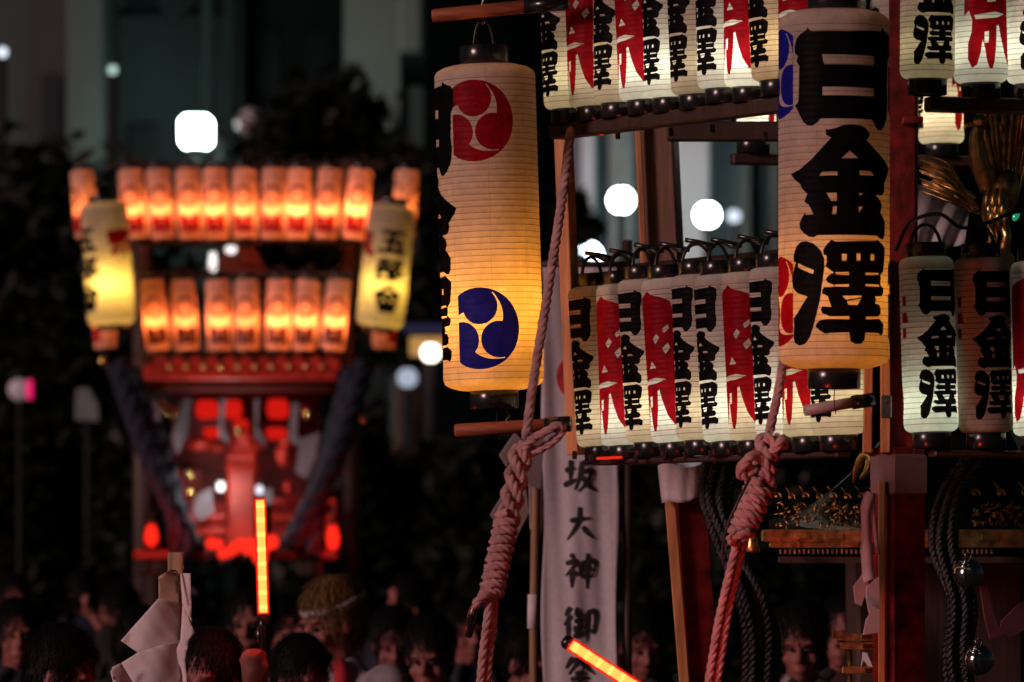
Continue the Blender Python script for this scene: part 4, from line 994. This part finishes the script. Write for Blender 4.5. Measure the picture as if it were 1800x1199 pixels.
# ---- phoenix on the shrine roof
PD = 13.7
ph = empty('phoenix_finial', P(1745, 450, PD), 'gilt phoenix ornament with upright feathers above the right lanterns', 'ornament')
def feather(mb, pts, w, th=0.003):
    q = spline(pts, 6); n = len(q); vs = []; fs = []
    for i, p in enumerate(q):
        d = (q[min(i+1, n-1)]-q[max(i-1, 0)]).normalized(); sd_ = d.cross(Vector((0, 1, 0))).normalized(); t = i/(n-1)
        ww = w*(0.25+0.9*math.sin(PI*min(0.97, t*0.8+0.15)))
        vs += [p-sd_*ww, p+Vector((0, -th*2.2, 0)), p+sd_*ww, p+Vector((0, th, 0))]
    for i in range(n-1):
        for k in range(4): fs.append((4*i+k, 4*i+(k+1) % 4, 4*i+4+(k+1) % 4, 4*i+4+k))
    return mb.add(vs, fs)
part('body', MB().ball(P(1758, 350, PD), (0.040, 0.045, 0.075), 16, 10, Matrix.Rotation(rad(20), 3, 'Y')), GOLDD, ph)
part('neck', MB().tube(spline([P(1742, 330, PD), P(1722, 285, PD-0.02), P(1716, 245, PD-0.03), P(1722, 222, PD-0.04)], 6), [0.030-0.001*i for i in range(19)], 10), GOLDD, ph)
hd = part('head', MB().ball(P(1724, 214, PD-0.04), (0.021, 0.016, 0.016), 12, 8), GOLDD, ph)
part('beak', MB().tube([P(1712, 216, PD-0.04), P(1700, 220, PD-0.04), P(1694, 228, PD-0.04)], [0.008, 0.006, 0.001], 8), GOLD, ph)
for i in range(4): part('crest_feather', feather(MB(), [P(1722+3*i, 206, PD-0.04), P(1722+9*i, 186-3*i, PD-0.03), P(1730+14*i, 176+4*i, PD-0.03)], 0.006), GOLDD, ph)
rnf = random.Random(12)
for i in range(15):
    t = i/14.0; hh_ = rnf.uniform(-26, 20); bx_ = rnf.uniform(-8, 8)
    part('tail_feather', feather(MB(), [P(1752+34*t, 352, PD+0.02+0.03*rnf.random()), P(1738+66*t+bx_, 282+hh_*0.5, PD+0.02+0.04*rnf.random()), P(1722+104*t+bx_*2, 212+hh_, PD+0.02), P(1716+118*t+bx_*3, 200+hh_, PD+0.01)], rnf.uniform(0.005, 0.009)), [GOLDD, GOLDD, GOLD][i % 3], ph)
for i in range(36):
    t = i/35.0; j1 = rnf.uniform(-9, 9); j2 = rnf.uniform(-12, 12)
    part('wing_feather', feather(MB(), [P(1718-14*t+j1, 376-36*t, PD-0.05-0.03*rnf.random()), P(1674-14*t+j2, 350-52*t+j1, PD-0.06-0.03*rnf.random()), P(1632-12*t+j2, 334-54*t+j1, PD-0.05)], rnf.uniform(0.0022, 0.0042)), [GOLD, GOLDD, GOLDD][i % 3], ph)
for i in range(9):
    t = i/8.0
    part('breast_feather', feather(MB(), [P(1738+30*t, 330+14*(i % 3), PD-0.05), P(1735+32*t, 355+14*(i % 3), PD-0.06), P(1738+30*t, 378+14*(i % 3), PD-0.05)], 0.010), [GOLDD, GOLD][i % 2], ph)
for X in (1738, 1762): part('leg', MB().tube([P(X, 385, PD), P(X+8, 415, PD-0.01), P(X+2, 445, PD)], [0.014, 0.011, 0.016], 8), GOLD, ph)
part('perch', MB().lathe([(0.0, 0.05), (0.03, 0.045), (0.045, 0.02), (0.03, 0.0), (0.05, -0.04), (0.0, -0.13)], P(1752, 470, PD), 16), GOLDD, ph)
# white wrapping cloth seen under the wing
sh_ = empty('white_sheet', P(1650, 400, 14.0), 'greyish white cloth hung beneath the gold wing above lower right lanterns', 'cloth')
vs_ = []; fs_ = []
for j in range(9):
    for i in range(13):
        t = i/12.0; s = j/8.0; vs_.append(P(1606+t*100-10*s, 320+t*40+s*(130-60*t), 14.0+0.02*math.sin(t*14+s*4)))
for j in range(8):
    for i in range(12): o = j*13+i; fs_.append((o, o+1, o+14, o+13))
c_ = part('cloth', MB().add(vs_, fs_), CLOTHW, sh_); md = c_.modifiers.new('thickness', 'SOLIDIFY'); md.thickness = 0.002
gl = P(1786, 380, 13.6)
gj = empty('green_jewel', gl, 'tiny glittering green ornament below the gold feathers', 'ornament')
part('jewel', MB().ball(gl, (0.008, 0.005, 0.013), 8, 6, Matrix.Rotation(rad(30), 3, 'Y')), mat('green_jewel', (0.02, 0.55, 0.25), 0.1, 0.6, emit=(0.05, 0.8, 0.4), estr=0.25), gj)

# ================================================================== THE LANTERN SHRINE IN THE BACKGROUND
KD = 33.0
def strokes_polys(strokes, cu, wu, v0, v1, w):
    out = []
    for st in strokes:
        for a, b in zip(st, st[1:]):
            d = Vector((b[0]-a[0], b[1]-a[1])); L = d.length; d /= L; nn = Vector((-d.y, d.x))*w; e = d*w*0.6
            q = [Vector(a)-e+nn, Vector(b)+e+nn, Vector(b)+e-nn, Vector(a)-e-nn]
            out.append([(cu+(p.x-50)/100*wu, v1-(p.y/100)*(v1-v0)) for p in q])
    return out
GO = [[(15,12),(85,12)], [(48,12),(38,88)], [(22,46),(74,46),(72,88)], [(6,88),(94,88)]]
BU = [[(28,4),(30,14)], [(8,20),(50,20)], [(18,28),(22,42)], [(42,28),(36,44)], [(4,48),(54,48)], [(12,60),(12,92)], [(12,60),(48,60),(48,92)], [(12,90),(48,90)], [(64,10),(64,96)], [(64,12),(90,12),(76,44),(92,70),(76,78)]]
KAI = [[(50,4),(8,40)], [(50,4),(92,40)], [(32,36),(68,36)], [(20,46),(80,46),(80,70),(20,70),(20,46)], [(50,46),(50,70)], [(28,76),(72,76),(72,98),(28,98),(28,76)], [(28,87),(72,87)]]
circ = lambda cu, cv, ru, rv, n=28: [(cu+ru*math.cos(2*PI*k/n), cv+rv*math.sin(2*PI*k/n)) for k in range(n)]
def backlayers(key):
    blk = [[(-52, 0.03), (52, 0.03), (52, 0.33), (26, 0.31), (12, 0.285), (0, 0.275), (-12, 0.285), (-26, 0.31), (-52, 0.33)]]
    slits = [[(-24, 0.06), (-19, 0.06), (-19, 0.13), (-24, 0.13)], [(19, 0.06), (24, 0.06), (24, 0.13), (19, 0.13)], [(-18, 0.20), (18, 0.195), (18, 0.215), (-18, 0.22)]]
    return [('crest_ring', 'n', [circ(0, 0.625, 52, 0.165)], [circ(0, 0.625, 36, 0.114)]), ('crest', 'n', [circ(0, 0.625, 7, 0.024, 10)], []), ('text_block', key, blk, slits)]
BR = Lantern('back_red', 0.070, 0.36, 0.056, 0.022, 14, 34, backlayers('r'), 180, 0.03, 0.02, 0.150, 'arch', 0.022, ribw=0.002)
BKL = Lantern('back_black', 0.070, 0.36, 0.056, 0.022, 14, 34, backlayers('n'), 180, 0.03, 0.02, 0.150, 'arch', 0.022, ribw=0.002)
tl = [strokes_polys(GO, 0, 74, 0.60, 0.82, 10), strokes_polys(BU, 0, 78, 0.36, 0.57, 8), strokes_polys(KAI, 0, 76, 0.09, 0.32, 8)]
ml = matsuri_layers(110, 90, 0.56, 0.80)
LONG = Lantern('long', 0.135, 0.64, 0.085, 0.030, 22, 48, [('black_character', 'k', t3, []) for t3 in tl]+[('red_character', 'r', ml[0], ml[1]), ('red_character', 'r', *matsuri_layers(-100, 90, 0.56, 0.80))], 180, 0.04, 0.03, 0.20, 'arch', 0.03, ribw=0.002)
ORANGE = (1.0, 0.165, 0.04)
mid = 432.0
for i, X in enumerate((228, 277, 330, 378, 430, 482, 527, 580, 634)):
    lean = -(X-mid)/200*rad(6.5)
    BR.place(P(X-(X-mid)*0.06, 413, KD), random.uniform(-8, 8), '%s orange lantern from the left in the top row of the background shrine' % ORD[i].capitalize(), 'top row orange lanterns', 3.9*random.uniform(0.7, 1.3), ORANGE, tilt=(0, -lean), name='orange_lantern', bulb_dy=-0.016, bulb_dh=-0.012)
for i, X in enumerate((268, 322, 383, 434, 491, 541, 594)):
    lean = -(X-mid)/200*rad(7.0)
    BKL.place(P(X-(X-mid)*0.06, 609, KD-0.3), random.uniform(-8, 8), '%s orange lantern from the left in the lower row of the background shrine' % ORD[i].capitalize(), 'lower row orange lanterns', 3.6*random.uniform(0.7, 1.3), ORANGE, tilt=(0, -lean), name='orange_lantern', bulb_dy=-0.016, bulb_dh=-0.012)
LONG.place(P(196, 562, KD-0.5), -58, 'large yellow lantern at the left end of the background shrine', 'yellow end lanterns', 4.5, (1.0, 0.60, 0.10), tilt=(0, rad(-4)), name='yellow_lantern', bulb_dy=-0.05)
LONG.place(P(668, 566, KD-0.5), 14, 'large yellow lantern with black characters at the right end of the background shrine', 'yellow end lanterns', 3.2, (1.0, 0.62, 0.10), tilt=(0, rad(6)), name='yellow_lantern', bulb_dy=-0.05)
for X, Y, dd, nm in ((152, 412, 0.9, 'orange lantern behind the top of the left yellow lantern'), (708, 412, 0.9, 'orange lantern behind the top of the right yellow lantern'), (186, 606, 0.8, 'orange lantern half hidden below the left yellow lantern'), (674, 606, 0.8, 'orange lantern half hidden below the right yellow lantern')):
    BR.place(P(X, Y, KD+dd), 70 if X > 400 else -70, nm, 'outer orange lanterns', 1.6, (1.0, 0.20, 0.04), tilt=(0, rad(4 if X > 400 else -4)), name='orange_lantern')

KS = empty('lantern_shrine', Vector((P(432, 0, KD).x, KD+0.5, 0)), 'red shrine float with tiled eave, blue ropes and white streamers behind the crowd', 'shrine')
def kp(name, mb, m): return part(name, mb, m, KS)
VR = mat('shrine_vermilion', (0.62, 0.040, 0.020), 0.45, 0, 0.2, 8)
BLUE = mat('blue_rope', (0.008, 0.015, 0.035), 0.8, 0, 0.3, 30, 0.4, 100)
def wid(x0, x1, D): return P(x1, 0, D).x-P(x0, 0, D).x
def kbox(name, x0, y0, x1, y1, D, t, m, bev=0.01):
    return kp(name, MB().box((P(x0, y0, D)+P(x1, y1, D))*0.5, (wid(x0, x1, D), t, P(0, y0, D).z-P(0, y1, D).z), None, bev), m)
kbox('lantern_beam', 190, 286, 680, 295, KD+0.12, 0.06, DARKW)
kbox('lantern_beam', 225, 424, 640, 432, KD+0.12, 0.06, DARKW)
kbox('lantern_beam', 235, 478, 628, 486, KD-0.15, 0.06, DARKW)
kbox('lantern_beam', 235, 621, 628, 629, KD-0.15, 0.06, DARKW)
for X in (248, 616): kp('post', MB().tube([(P(X, 0, KD).x, KD+0.35, 0), P(X, 280, KD+0.35)], 0.06, 10), DARKW)
kp('gable', MB().slab([P(362, 482, KD+0.5), P(395, 446, KD+0.5), P(432, 428, KD+0.5), P(455, 446, KD+0.5), P(474, 482, KD+0.5)], 0.3), mat('dark_red_wood', (0.14, 0.02, 0.012), 0.6))
kbox('eave', 262, 646, 598, 672, KD-0.1, 0.9, VR)
kbox('eave_board', 272, 673, 592, 690, KD-0.05, 0.7, mat('dark_red_wood', (0.14, 0.02, 0.012), 0.6))
for i in range(11):
    X = 283+i*30
    kp('roof_tile', MB().tube([P(X, 641, KD-0.57), P(X, 640, KD+0.2)], [0.047, 0.047], 14), VR)
for i in range(10): kp('gilt_stud', MB().ball(P(298+i*30, 645, KD-0.58), 0.018, 10, 6), GOLD)
kbox('inner_wall', 300, 692, 565, 965, KD+0.55, 0.1, mat('deep_red_wood', (0.12, 0.007, 0.005), 0.6, 0, 0.5, 6))
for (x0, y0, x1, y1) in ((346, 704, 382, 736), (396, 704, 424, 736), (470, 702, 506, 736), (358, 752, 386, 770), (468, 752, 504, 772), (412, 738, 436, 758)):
    kbox('glowing_bracket', x0, y0, x1, y1, KD-0.05+0.1*random.random(), 0.25, glow('bracket_glow', (1.0, 0.015, 0.008), 0.6), 0.03)  # brackets given emission in place of red light falling on them
for (cx_, cy_, rx, rz) in ((350, 780, 0.075, 0.045), (380, 786, 0.05, 0.03), (430, 768, 0.075, 0.055), (435, 784, 0.11, 0.03), (505, 778, 0.05, 0.04), (500, 800, 0.05, 0.07), (540, 720, 0.03, 0.03), (508, 858, 0.03, 0.045)):
    kp('carving', MB().ball(P(cx_, cy_, KD-0.25), (rx, 0.07, rz), 12, 8), VR)
kbox('pillar', 400, 790, 452, 960, KD-0.15, 0.16, VR, 0.02)
kbox('pillar_band', 396, 812, 456, 830, KD-0.16, 0.20, VR, 0.03)
kbox('side_panel', 300, 826, 358, 888, KD+0.2, 0.06, mat('dark_red_wood', (0.14, 0.02, 0.012), 0.6))
for yy in (876, 905, 935): kbox('fence_rail', 478, yy, 592, yy+9, KD-0.2, 0.05, VR)
for i in range(9): kbox('fence_post', 482+i*13, 884, 487+i*13, 936, KD-0.18, 0.04, VR)
for yy in (905, 930): kbox('fence_rail', 318, yy, 400, yy+9, KD-0.2, 0.05, VR)
for i in range(6): kbox('fence_post', 322+i*13, 884, 327+i*13, 936, KD-0.18, 0.04, VR)
kbox('platform', 250, 968, 600, 985, KD, 1.6, mat('dark_red_wood', (0.14, 0.02, 0.012), 0.6))
for X in (290, 560): kbox('carrying_beam', X-14, 988, X+14, 1012, KD, 4.0, DARKW)
for X in (270, 430, 580): kp('support_leg', MB().tube([(P(X, 0, KD).x, KD+0.3, 0), P(X, 985, KD+0.3)], 0.05, 8), DARKW)
for (q) in ([(322, 700), (336, 702), (330, 760), (312, 800), (302, 770)], [(386, 700), (398, 702), (392, 750), (404, 780), (384, 768)], [(446, 702), (456, 700), (452, 750), (470, 784), (450, 772)], [(514, 706), (526, 710), (522, 760), (530, 790), (506, 770)], [(528, 772), (562, 760), (556, 800), (540, 842), (520, 830)], [(268, 700), (282, 716), (278, 770), (266, 780)], [(345, 872), (372, 856), (376, 900), (352, 916), (338, 900)], [(462, 862), (478, 858), (480, 884), (466, 890)]):
    kp('paper_streamer', MB().slab([P(x, y, KD-0.35) for x, y in q], 0.012), mat('grey_white_paper', (0.20, 0.18, 0.20), 0.8))
for (a, b, c) in (((205, 640), (262, 800), (345, 975)), ((640, 640), (590, 800), (508, 965)), ((225, 650), (300, 860), (320, 990)), ((622, 650), (560, 880), (545, 990))):
    kp('blue_rope', rope(MB(), [P(*a, KD-0.5), P(*b, KD-0.7), P(*c, KD-0.8)], 0.066, 3, 0.36, 6, 7), BLUE)
for (X, Y) in ((180, 636), (283, 712), (294, 722), (304, 726), (334, 832), (334, 866), (540, 728), (640, 735), (420, 757)):
    kp('gilt_fitting', MB().ball(P(X, Y, KD-0.45), (0.022, 0.02, 0.035), 10, 7), mat('bright_gilt', (0.9, 0.66, 0.22), 0.2, 1.0))
def lampthing(name, label, X, Y, D, r, colr, st, group=None):
    c = P(X, Y, D); root = empty(name, c, label, 'lamp', group)
    part('glass', MB().lathe([(0.02, r[1]), (r[0]*0.75, r[1]*0.6), (r[0], 0), (r[0]*0.8, -r[1]*0.7), (0.0, -r[1])], c, 16), glow(name+'_%d' % X, colr, st), root)
    part('cap', MB().lathe([(0.0, r[1]*1.5), (r[0]*0.4, r[1]*1.35), (r[0]*0.55, r[1]*0.95), (0.0, r[1]*0.95)], c, 12), DARKW, root)
    if st > 1.55:
        ld = bpy.data.lights.new('lamp_glow', 'POINT'); ld.energy = 15.0; ld.color = colr; ld.shadow_soft_size = r[0]*1.3
        lo = bpy.data.objects.new('lamp_glow', ld); COL.objects.link(lo); lo.parent = root; lo.location = (0, -r[0]*0.2, 0)
    part('hanger', MB().tube([c+Vector((0, 0, r[1]*1.4)), c+Vector((0, 0, r[1]*2.6))], 0.008, 6), WIRE, root)
lampthing('red_lamp', 'red hanging lamp at the lower left of the background shrine', 266, 942, KD-0.9, (0.038, 0.062), (1.0, 0.018, 0.008), 1.56)
lampthing('red_lamp', 'red hanging lamp at the lower right of the background shrine', 585, 946, KD-0.9, (0.036, 0.070), (1.0, 0.018, 0.008), 1.56)
lampthing('white_bulb', 'white bulb beside the gable between the two lantern rows', 406, 438, KD+0.2, (0.034, 0.030), (1.0, 0.90, 0.86), 1.5)
lampthing('white_bulb', 'tall white lamp left of the gable between the lantern rows', 374, 462, KD+0.2, (0.026, 0.060), (1.0, 0.92, 0.86), 1.5)
lampthing('white_bulb', 'small white bulb left of the red pillar', 388, 856, KD-0.6, (0.022, 0.026), (1.0, 0.95, 0.92), 3)
lampthing('white_bulb', 'small white bulb right of the red pillar above the upright baton', 456, 862, KD-0.6, (0.020, 0.024), (0.9, 0.88, 1.0), 1.5)
rnd = random.Random(31)
for i in range(12):  # added glowing balls that light the shrine red from below
    X = 374+i*9.2+rnd.uniform(-2, 2); Y = 966+rnd.uniform(-14, 14)
    c = P(X, Y, KD-0.95); root = empty('red_bulb', c, '%s added red glow ball from the left at the foot of the background shrine' % ORD[i].capitalize(), 'lamp', 'added red glow balls at the foot of the shrine')
    part('glass', MB().ball(c, rnd.uniform(0.026, 0.045), 12, 8), glow('red_bulb_glass', (1.0, 0.022, 0.010), 1.5), root)
    part('base', MB().tube([c+Vector((0, 0, -0.03)), c+Vector((0, 0.03, -0.09))], 0.015, 8), WIRE, root)

# ================================================================== THE CROWD
def to_mesh(mb, voxel, smooth=6):
    me = mb.mesh('tmp'); o = bpy.data.objects.new('tmp', me); COL.objects.link(o)
    r = o.modifiers.new('r', 'REMESH'); r.mode = 'VOXEL'; r.voxel_size = voxel; r.use_smooth_shade = True
    s = o.modifiers.new('s', 'SMOOTH'); s.iterations = smooth; s.factor = 0.5
    dg = bpy.context.evaluated_depsgraph_get(); out = bpy.data.meshes.new_from_object(o.evaluated_get(dg))
    bpy.data.objects.remove(o); return out
def limb(mb, pts, rs, n=12):
    q = [Vector(p) for p in pts]
    mb.tube(q, rs, n)
    for p, r in zip(q, rs): mb.ball(p, r, 12, 8)
def arms(pose):
    sh = [Vector((s*0.185, 0.0, 1.40)) for s in (-1, 1)]
    if pose == 'down': return [(sh[k], sh[k]+Vector((s*0.06, 0.02, -0.28)), sh[k]+Vector((s*0.05, -0.10, -0.52))) for k, s in enumerate((-1, 1))]
    if pose == 'hold': return [(sh[0], sh[0]+Vector((-0.06, 0.02, -0.28)), sh[0]+Vector((-0.05, -0.10, -0.52))), (sh[1], Vector((0.265, -0.10, 1.33)), Vector((0.150, -0.225, 1.575)))]
    if pose == 'up': return [(sh[0], sh[0]+Vector((-0.09, -0.14, -0.14)), sh[0]+Vector((-0.04, -0.26, 0.06))), (sh[1], sh[1]+Vector((0.06, 0.02, -0.28)), sh[1]+Vector((0.05, -0.10, -0.52)))]
    return [(sh[0], sh[0]+Vector((-0.10, -0.10, -0.22)), sh[0]+Vector((0.04, -0.30, -0.24))), (sh[1], sh[1]+Vector((0.10, -0.10, -0.22)), sh[1]+Vector((-0.04, -0.30, -0.20)))]
def person_meshes(pose, nod=0.0, turn=0.0):
    Rn = Matrix.Rotation(rad(turn), 3, 'Z')@Matrix.Rotation(rad(nod), 3, 'X'); nk = Vector((0, 0.0, 1.47))
    H = lambda x, y, z: nk+Rn@Vector((x, y, z))
    b = MB()
    # trunk and legs
    limb(b, [(0, 0.01, 0.98), (0, 0.0, 1.10), (0, 0.0, 1.25), (0, 0.01, 1.36)], [0.125, 0.115, 0.130, 0.115])
    b.ball((0, 0, 1.30), (0.185, 0.115, 0.16)); b.ball((0, 0.01, 0.97), (0.165, 0.115, 0.12))
    for s in (-1, 1): limb(b, [(s*0.09, 0, 0.95), (s*0.10, -0.01, 0.50), (s*0.10, 0.02, 0.09)], [0.090, 0.058, 0.042]); b.ball((s*0.105, -0.05, 0.045), (0.045, 0.12, 0.045))
    limb(b, [(0, 0.01, 1.38), nk, H(0, 0.0, 0.08)], [0.065, 0.056, 0.056])
    # head: skull, jaw, nose, brow, ears, lips
    b.ball(H(0, 0.010, 0.165), (0.073, 0.092, 0.100), 18, 12, Rn); b.ball(H(0, -0.028, 0.085), (0.055, 0.060, 0.066), 16, 10, Rn)
    b.ball(H(0, -0.066, 0.040), (0.024, 0.022, 0.020), 12, 8, Rn)
    limb(b, [H(0, -0.080, 0.150), H(0, -0.106, 0.106)], [0.009, 0.015], 8)
    b.ball(H(0, -0.084, 0.066), (0.026, 0.014, 0.010), 10, 6, Rn)
    for s in (-1, 1):
        b.ball(H(s*0.030, -0.076, 0.160), (0.026, 0.014, 0.009), 10, 6, Rn); b.ball(H(s*0.076, 0.012, 0.125), (0.011, 0.020, 0.032), 10, 6, Rn)
        b.ball(H(s*0.040, -0.060, 0.100), (0.022, 0.022, 0.022), 10, 6, Rn)
    for (S, E, Wr) in arms(pose):
        limb(b, [S, E, Wr], [0.050, 0.040, 0.029]); f = (Wr-E).normalized(); a, c = frame_of(f); hp = Wr+f*0.05
        b.ball(hp, (0.040, 0.034, 0.045), 12, 8)
        for k in range(4):   # four curled fingers and a thumb
            q = hp+f*0.028+a*(0.021*(k-1.5)); L = (0.92, 1.0, 0.96, 0.8)[k]
            limb(b, [q, q+f*0.034*L-c*0.010, q+f*0.040*L-c*0.034, q+f*0.018-c*0.046], [0.0100, 0.0095, 0.009, 0.008], 7)
        limb(b, [hp-a*0.034, hp-a*0.050+f*0.024-c*0.012, hp-a*0.036+f*0.040-c*0.034], [0.012, 0.011, 0.009], 7)
    body = to_mesh(b, 0.0095, 4)
    c = MB()   # coat
    limb(c, [(0, 0.01, 0.80), (0, 0.0, 1.00), (0, 0.0, 1.25), (0, 0.012, 1.36)], [0.165, 0.150, 0.150, 0.130], 16); c.ball((0, 0, 1.31), (0.222, 0.145, 0.165), 18, 12); c.ball((0, 0, 0.85), (0.205, 0.155, 0.16), 18, 12)
    limb(c, [(0, 0.015, 1.38), (0, 0.012, 1.445)], [0.10, 0.082], 14)
    for (S, E, Wr) in arms(pose):
        e2 = E+(Wr-E)*0.55; limb(c, [S, S+(E-S)*0.5, E, e2], [0.082, 0.076, 0.074, 0.078])
    coat = to_mesh(c, 0.014, 5)
    t = MB()
    for s in (-1, 1): limb(t, [(s*0.09, 0, 0.86), (s*0.10, -0.01, 0.50), (s*0.10, 0.02, 0.13)], [0.110, 0.080, 0.060])
    trou = to_mesh(t, 0.02, 3)
    h = MB(); rr_ = random.Random(int(nod*7+turn+50))
    h.ball(H(0, 0.026, 0.188), (0.086, 0.098, 0.098), 20, 12, Rn); h.ball(H(0, 0.060, 0.120), (0.074, 0.058, 0.075), 16, 10, Rn)
    for k in range(9): h.ball(H(-0.06+0.015*k, -0.052+0.02*abs(k-4)/4, 0.232-0.012*abs(k-4)/4), (0.016, 0.020, 0.020), 8, 6)
    hair = to_mesh(h, 0.011, 2)
    sv = [tuple(v.co) for v in hair.vertices]; sf = [tuple(p_.vertices) for p_ in hair.polygons]; hb = MB(); hb.add(sv, sf)
    crown = H(0.01, 0.045, 0.285); cen = H(0, 0.026, 0.17)
    for k in range(3000):   # locks lying over the cap, flowing from the crown
        p = Vector(rr_.choice(sv)); nr = (p-cen).normalized(); fl = (p-crown); fl = (fl-nr*fl.dot(nr))
        if fl.length < 1e-4: continue
        fl = (fl.normalized()+Vector((rr_.uniform(-0.45, 0.45), rr_.uniform(-0.45, 0.45), rr_.uniform(-0.4, 0.1)))).normalized(); sd_ = fl.cross(nr).normalized(); L = rr_.uniform(0.025, 0.06); w = rr_.uniform(0.0006, 0.0016); lf_ = rr_.uniform(0.001, 0.008)
        q = [p+nr*0.001, p+fl*L*0.5+nr*(0.004+lf_), p+fl*L+nr*(lf_*0.6)-Vector((0, 0, 0.006))]
        hb.add([q[0]-sd_*w, q[0]+sd_*w, q[1]-sd_*w*0.9, q[1]+sd_*w*0.9, q[2]], [(0, 1, 3, 2), (2, 3, 4)])
    hair = hb.mesh('hair')
    eyes = [MB().ball(H(s*0.029, -0.080, 0.137), (0.013, 0.008, 0.006), 10, 6, Rn).mesh('eye') for s in (-1, 1)]
    collar = []
    for s in (-1, 1):
        f = MB(); pts = [(s*0.035, -0.045, 1.475), (s*0.085, -0.10, 1.42), (s*0.075, -0.165, 1.28), (s*0.05, -0.172, 1.08)]
        f.tube(spline(pts, 5), [0.026]*16, 6); collar.append(f.mesh('collar'))
    band = MB().tube([H(0.090*math.cos(t), 0.024+0.103*math.sin(t), 0.195+0.012*math.sin(t)+0.003*math.sin(9*t)) for t in np.linspace(0, 2*PI, 40, endpoint=False)], [0.012+0.002*math.sin(i*1.3) for i in range(40)], 7, closed=True).mesh('headband')
    return dict(body=body, coat=coat, trousers=trou, hair=hair, eye=eyes[0], eye_=eyes[1], collar=collar[0], collar_=collar[1], headband=band)
PM = [person_meshes('down'), person_meshes('carry', 18, 25), person_meshes('hold', 10, -24), person_meshes('carry', 13, -22)]
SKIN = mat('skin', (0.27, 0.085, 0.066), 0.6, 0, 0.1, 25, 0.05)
EYEM = mat('eye_dark', (0.02, 0.015, 0.012), 0.25)
HAIRK = mat('black_hair', (0.0035, 0.003, 0.003), 0.6, 0, 0.4, 90, 0.3, 220, 0.2)
HAIRG = mat('golden_hair', (0.16, 0.085, 0.022), 0.7, 0, 0.4, 90, 0.3, 220, 0.3)
COATS = {'dark': mat('dark_happi', (0.010, 0.010, 0.013), 0.9, 0, 0.3, 12), 'navy': mat('navy_happi', (0.009, 0.013, 0.032), 0.9, 0, 0.3, 12), 'white': mat('white_happi', (0.30, 0.26, 0.27), 0.9, 0, 0.3, 14), 'grey': mat('grey_shirt', (0.075, 0.07, 0.08), 0.9, 0, 0.2, 14), 'maroon': mat('maroon_happi', (0.045, 0.008, 0.012), 0.9, 0, 0.3, 12)}
COLS = {'red': mat('red_collar', (0.45, 0.02, 0.03), 0.85), 'dark': mat('dark_collar', (0.02, 0.02, 0.025), 0.9), 'white': mat('white_collar', (0.5, 0.46, 0.47), 0.9)}
def person(px, top, D, v, face, coat, hair, collar, label, group=None, band=False):
    """px, top: where the crown of the head stands in the view at distance D; face: yaw in degrees (0 looks at us)"""
    z = P(0, top, D).z; s = z/1.755
    root = empty('person', (P(px, 0, D).x, D, 0.0), label, 'person', group); root.scale = (s, s, s); root.rotation_euler = (0, 0, rad(face))
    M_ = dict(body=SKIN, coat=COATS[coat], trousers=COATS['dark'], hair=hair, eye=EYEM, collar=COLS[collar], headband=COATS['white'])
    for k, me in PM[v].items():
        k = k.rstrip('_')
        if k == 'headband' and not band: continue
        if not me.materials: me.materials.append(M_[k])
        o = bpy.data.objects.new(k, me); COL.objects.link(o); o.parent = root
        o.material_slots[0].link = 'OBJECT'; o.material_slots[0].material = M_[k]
    return root
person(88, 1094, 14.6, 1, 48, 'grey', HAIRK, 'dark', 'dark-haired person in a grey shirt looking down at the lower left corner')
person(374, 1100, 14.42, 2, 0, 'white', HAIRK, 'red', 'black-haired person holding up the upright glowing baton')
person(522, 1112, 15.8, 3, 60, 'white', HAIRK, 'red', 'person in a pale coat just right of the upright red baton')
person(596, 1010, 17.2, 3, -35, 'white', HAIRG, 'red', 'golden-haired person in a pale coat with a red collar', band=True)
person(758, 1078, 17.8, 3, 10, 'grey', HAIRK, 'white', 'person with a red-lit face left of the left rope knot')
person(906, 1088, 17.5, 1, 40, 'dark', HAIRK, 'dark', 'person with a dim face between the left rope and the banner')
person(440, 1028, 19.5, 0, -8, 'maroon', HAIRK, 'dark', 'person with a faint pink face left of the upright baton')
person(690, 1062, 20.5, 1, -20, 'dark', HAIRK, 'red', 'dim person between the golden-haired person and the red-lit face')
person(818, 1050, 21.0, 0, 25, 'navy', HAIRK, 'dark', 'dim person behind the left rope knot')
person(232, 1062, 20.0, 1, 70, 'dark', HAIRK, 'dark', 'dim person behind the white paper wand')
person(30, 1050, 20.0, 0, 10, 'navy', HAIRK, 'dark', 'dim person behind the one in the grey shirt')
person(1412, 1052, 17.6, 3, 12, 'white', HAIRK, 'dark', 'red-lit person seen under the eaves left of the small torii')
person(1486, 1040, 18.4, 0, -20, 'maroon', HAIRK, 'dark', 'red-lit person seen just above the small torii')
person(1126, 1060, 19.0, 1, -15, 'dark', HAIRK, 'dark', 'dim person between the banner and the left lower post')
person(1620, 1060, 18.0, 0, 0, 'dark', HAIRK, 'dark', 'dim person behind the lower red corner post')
rnd = random.Random(77)
XS = [26, 150, 214, 330, 500, 640, 725, 850, 1000]
for i, px in enumerate(XS):
    D = rnd.uniform(23, 31.0); top = 1004+rnd.uniform(-14, 40)
    person(px, top, D, i % 4, [15, 190, -50, 160, 60, 200, -30][i % 7]+rnd.uniform(-15, 15), ['dark', 'navy', 'dark', 'maroon', 'dark'][i % 5], HAIRK, 'dark', '%s head from the left in the farthest dim row of the crowd' % ORD[i].capitalize(), 'people in the farthest row of the crowd', band=i % 5 == 3)
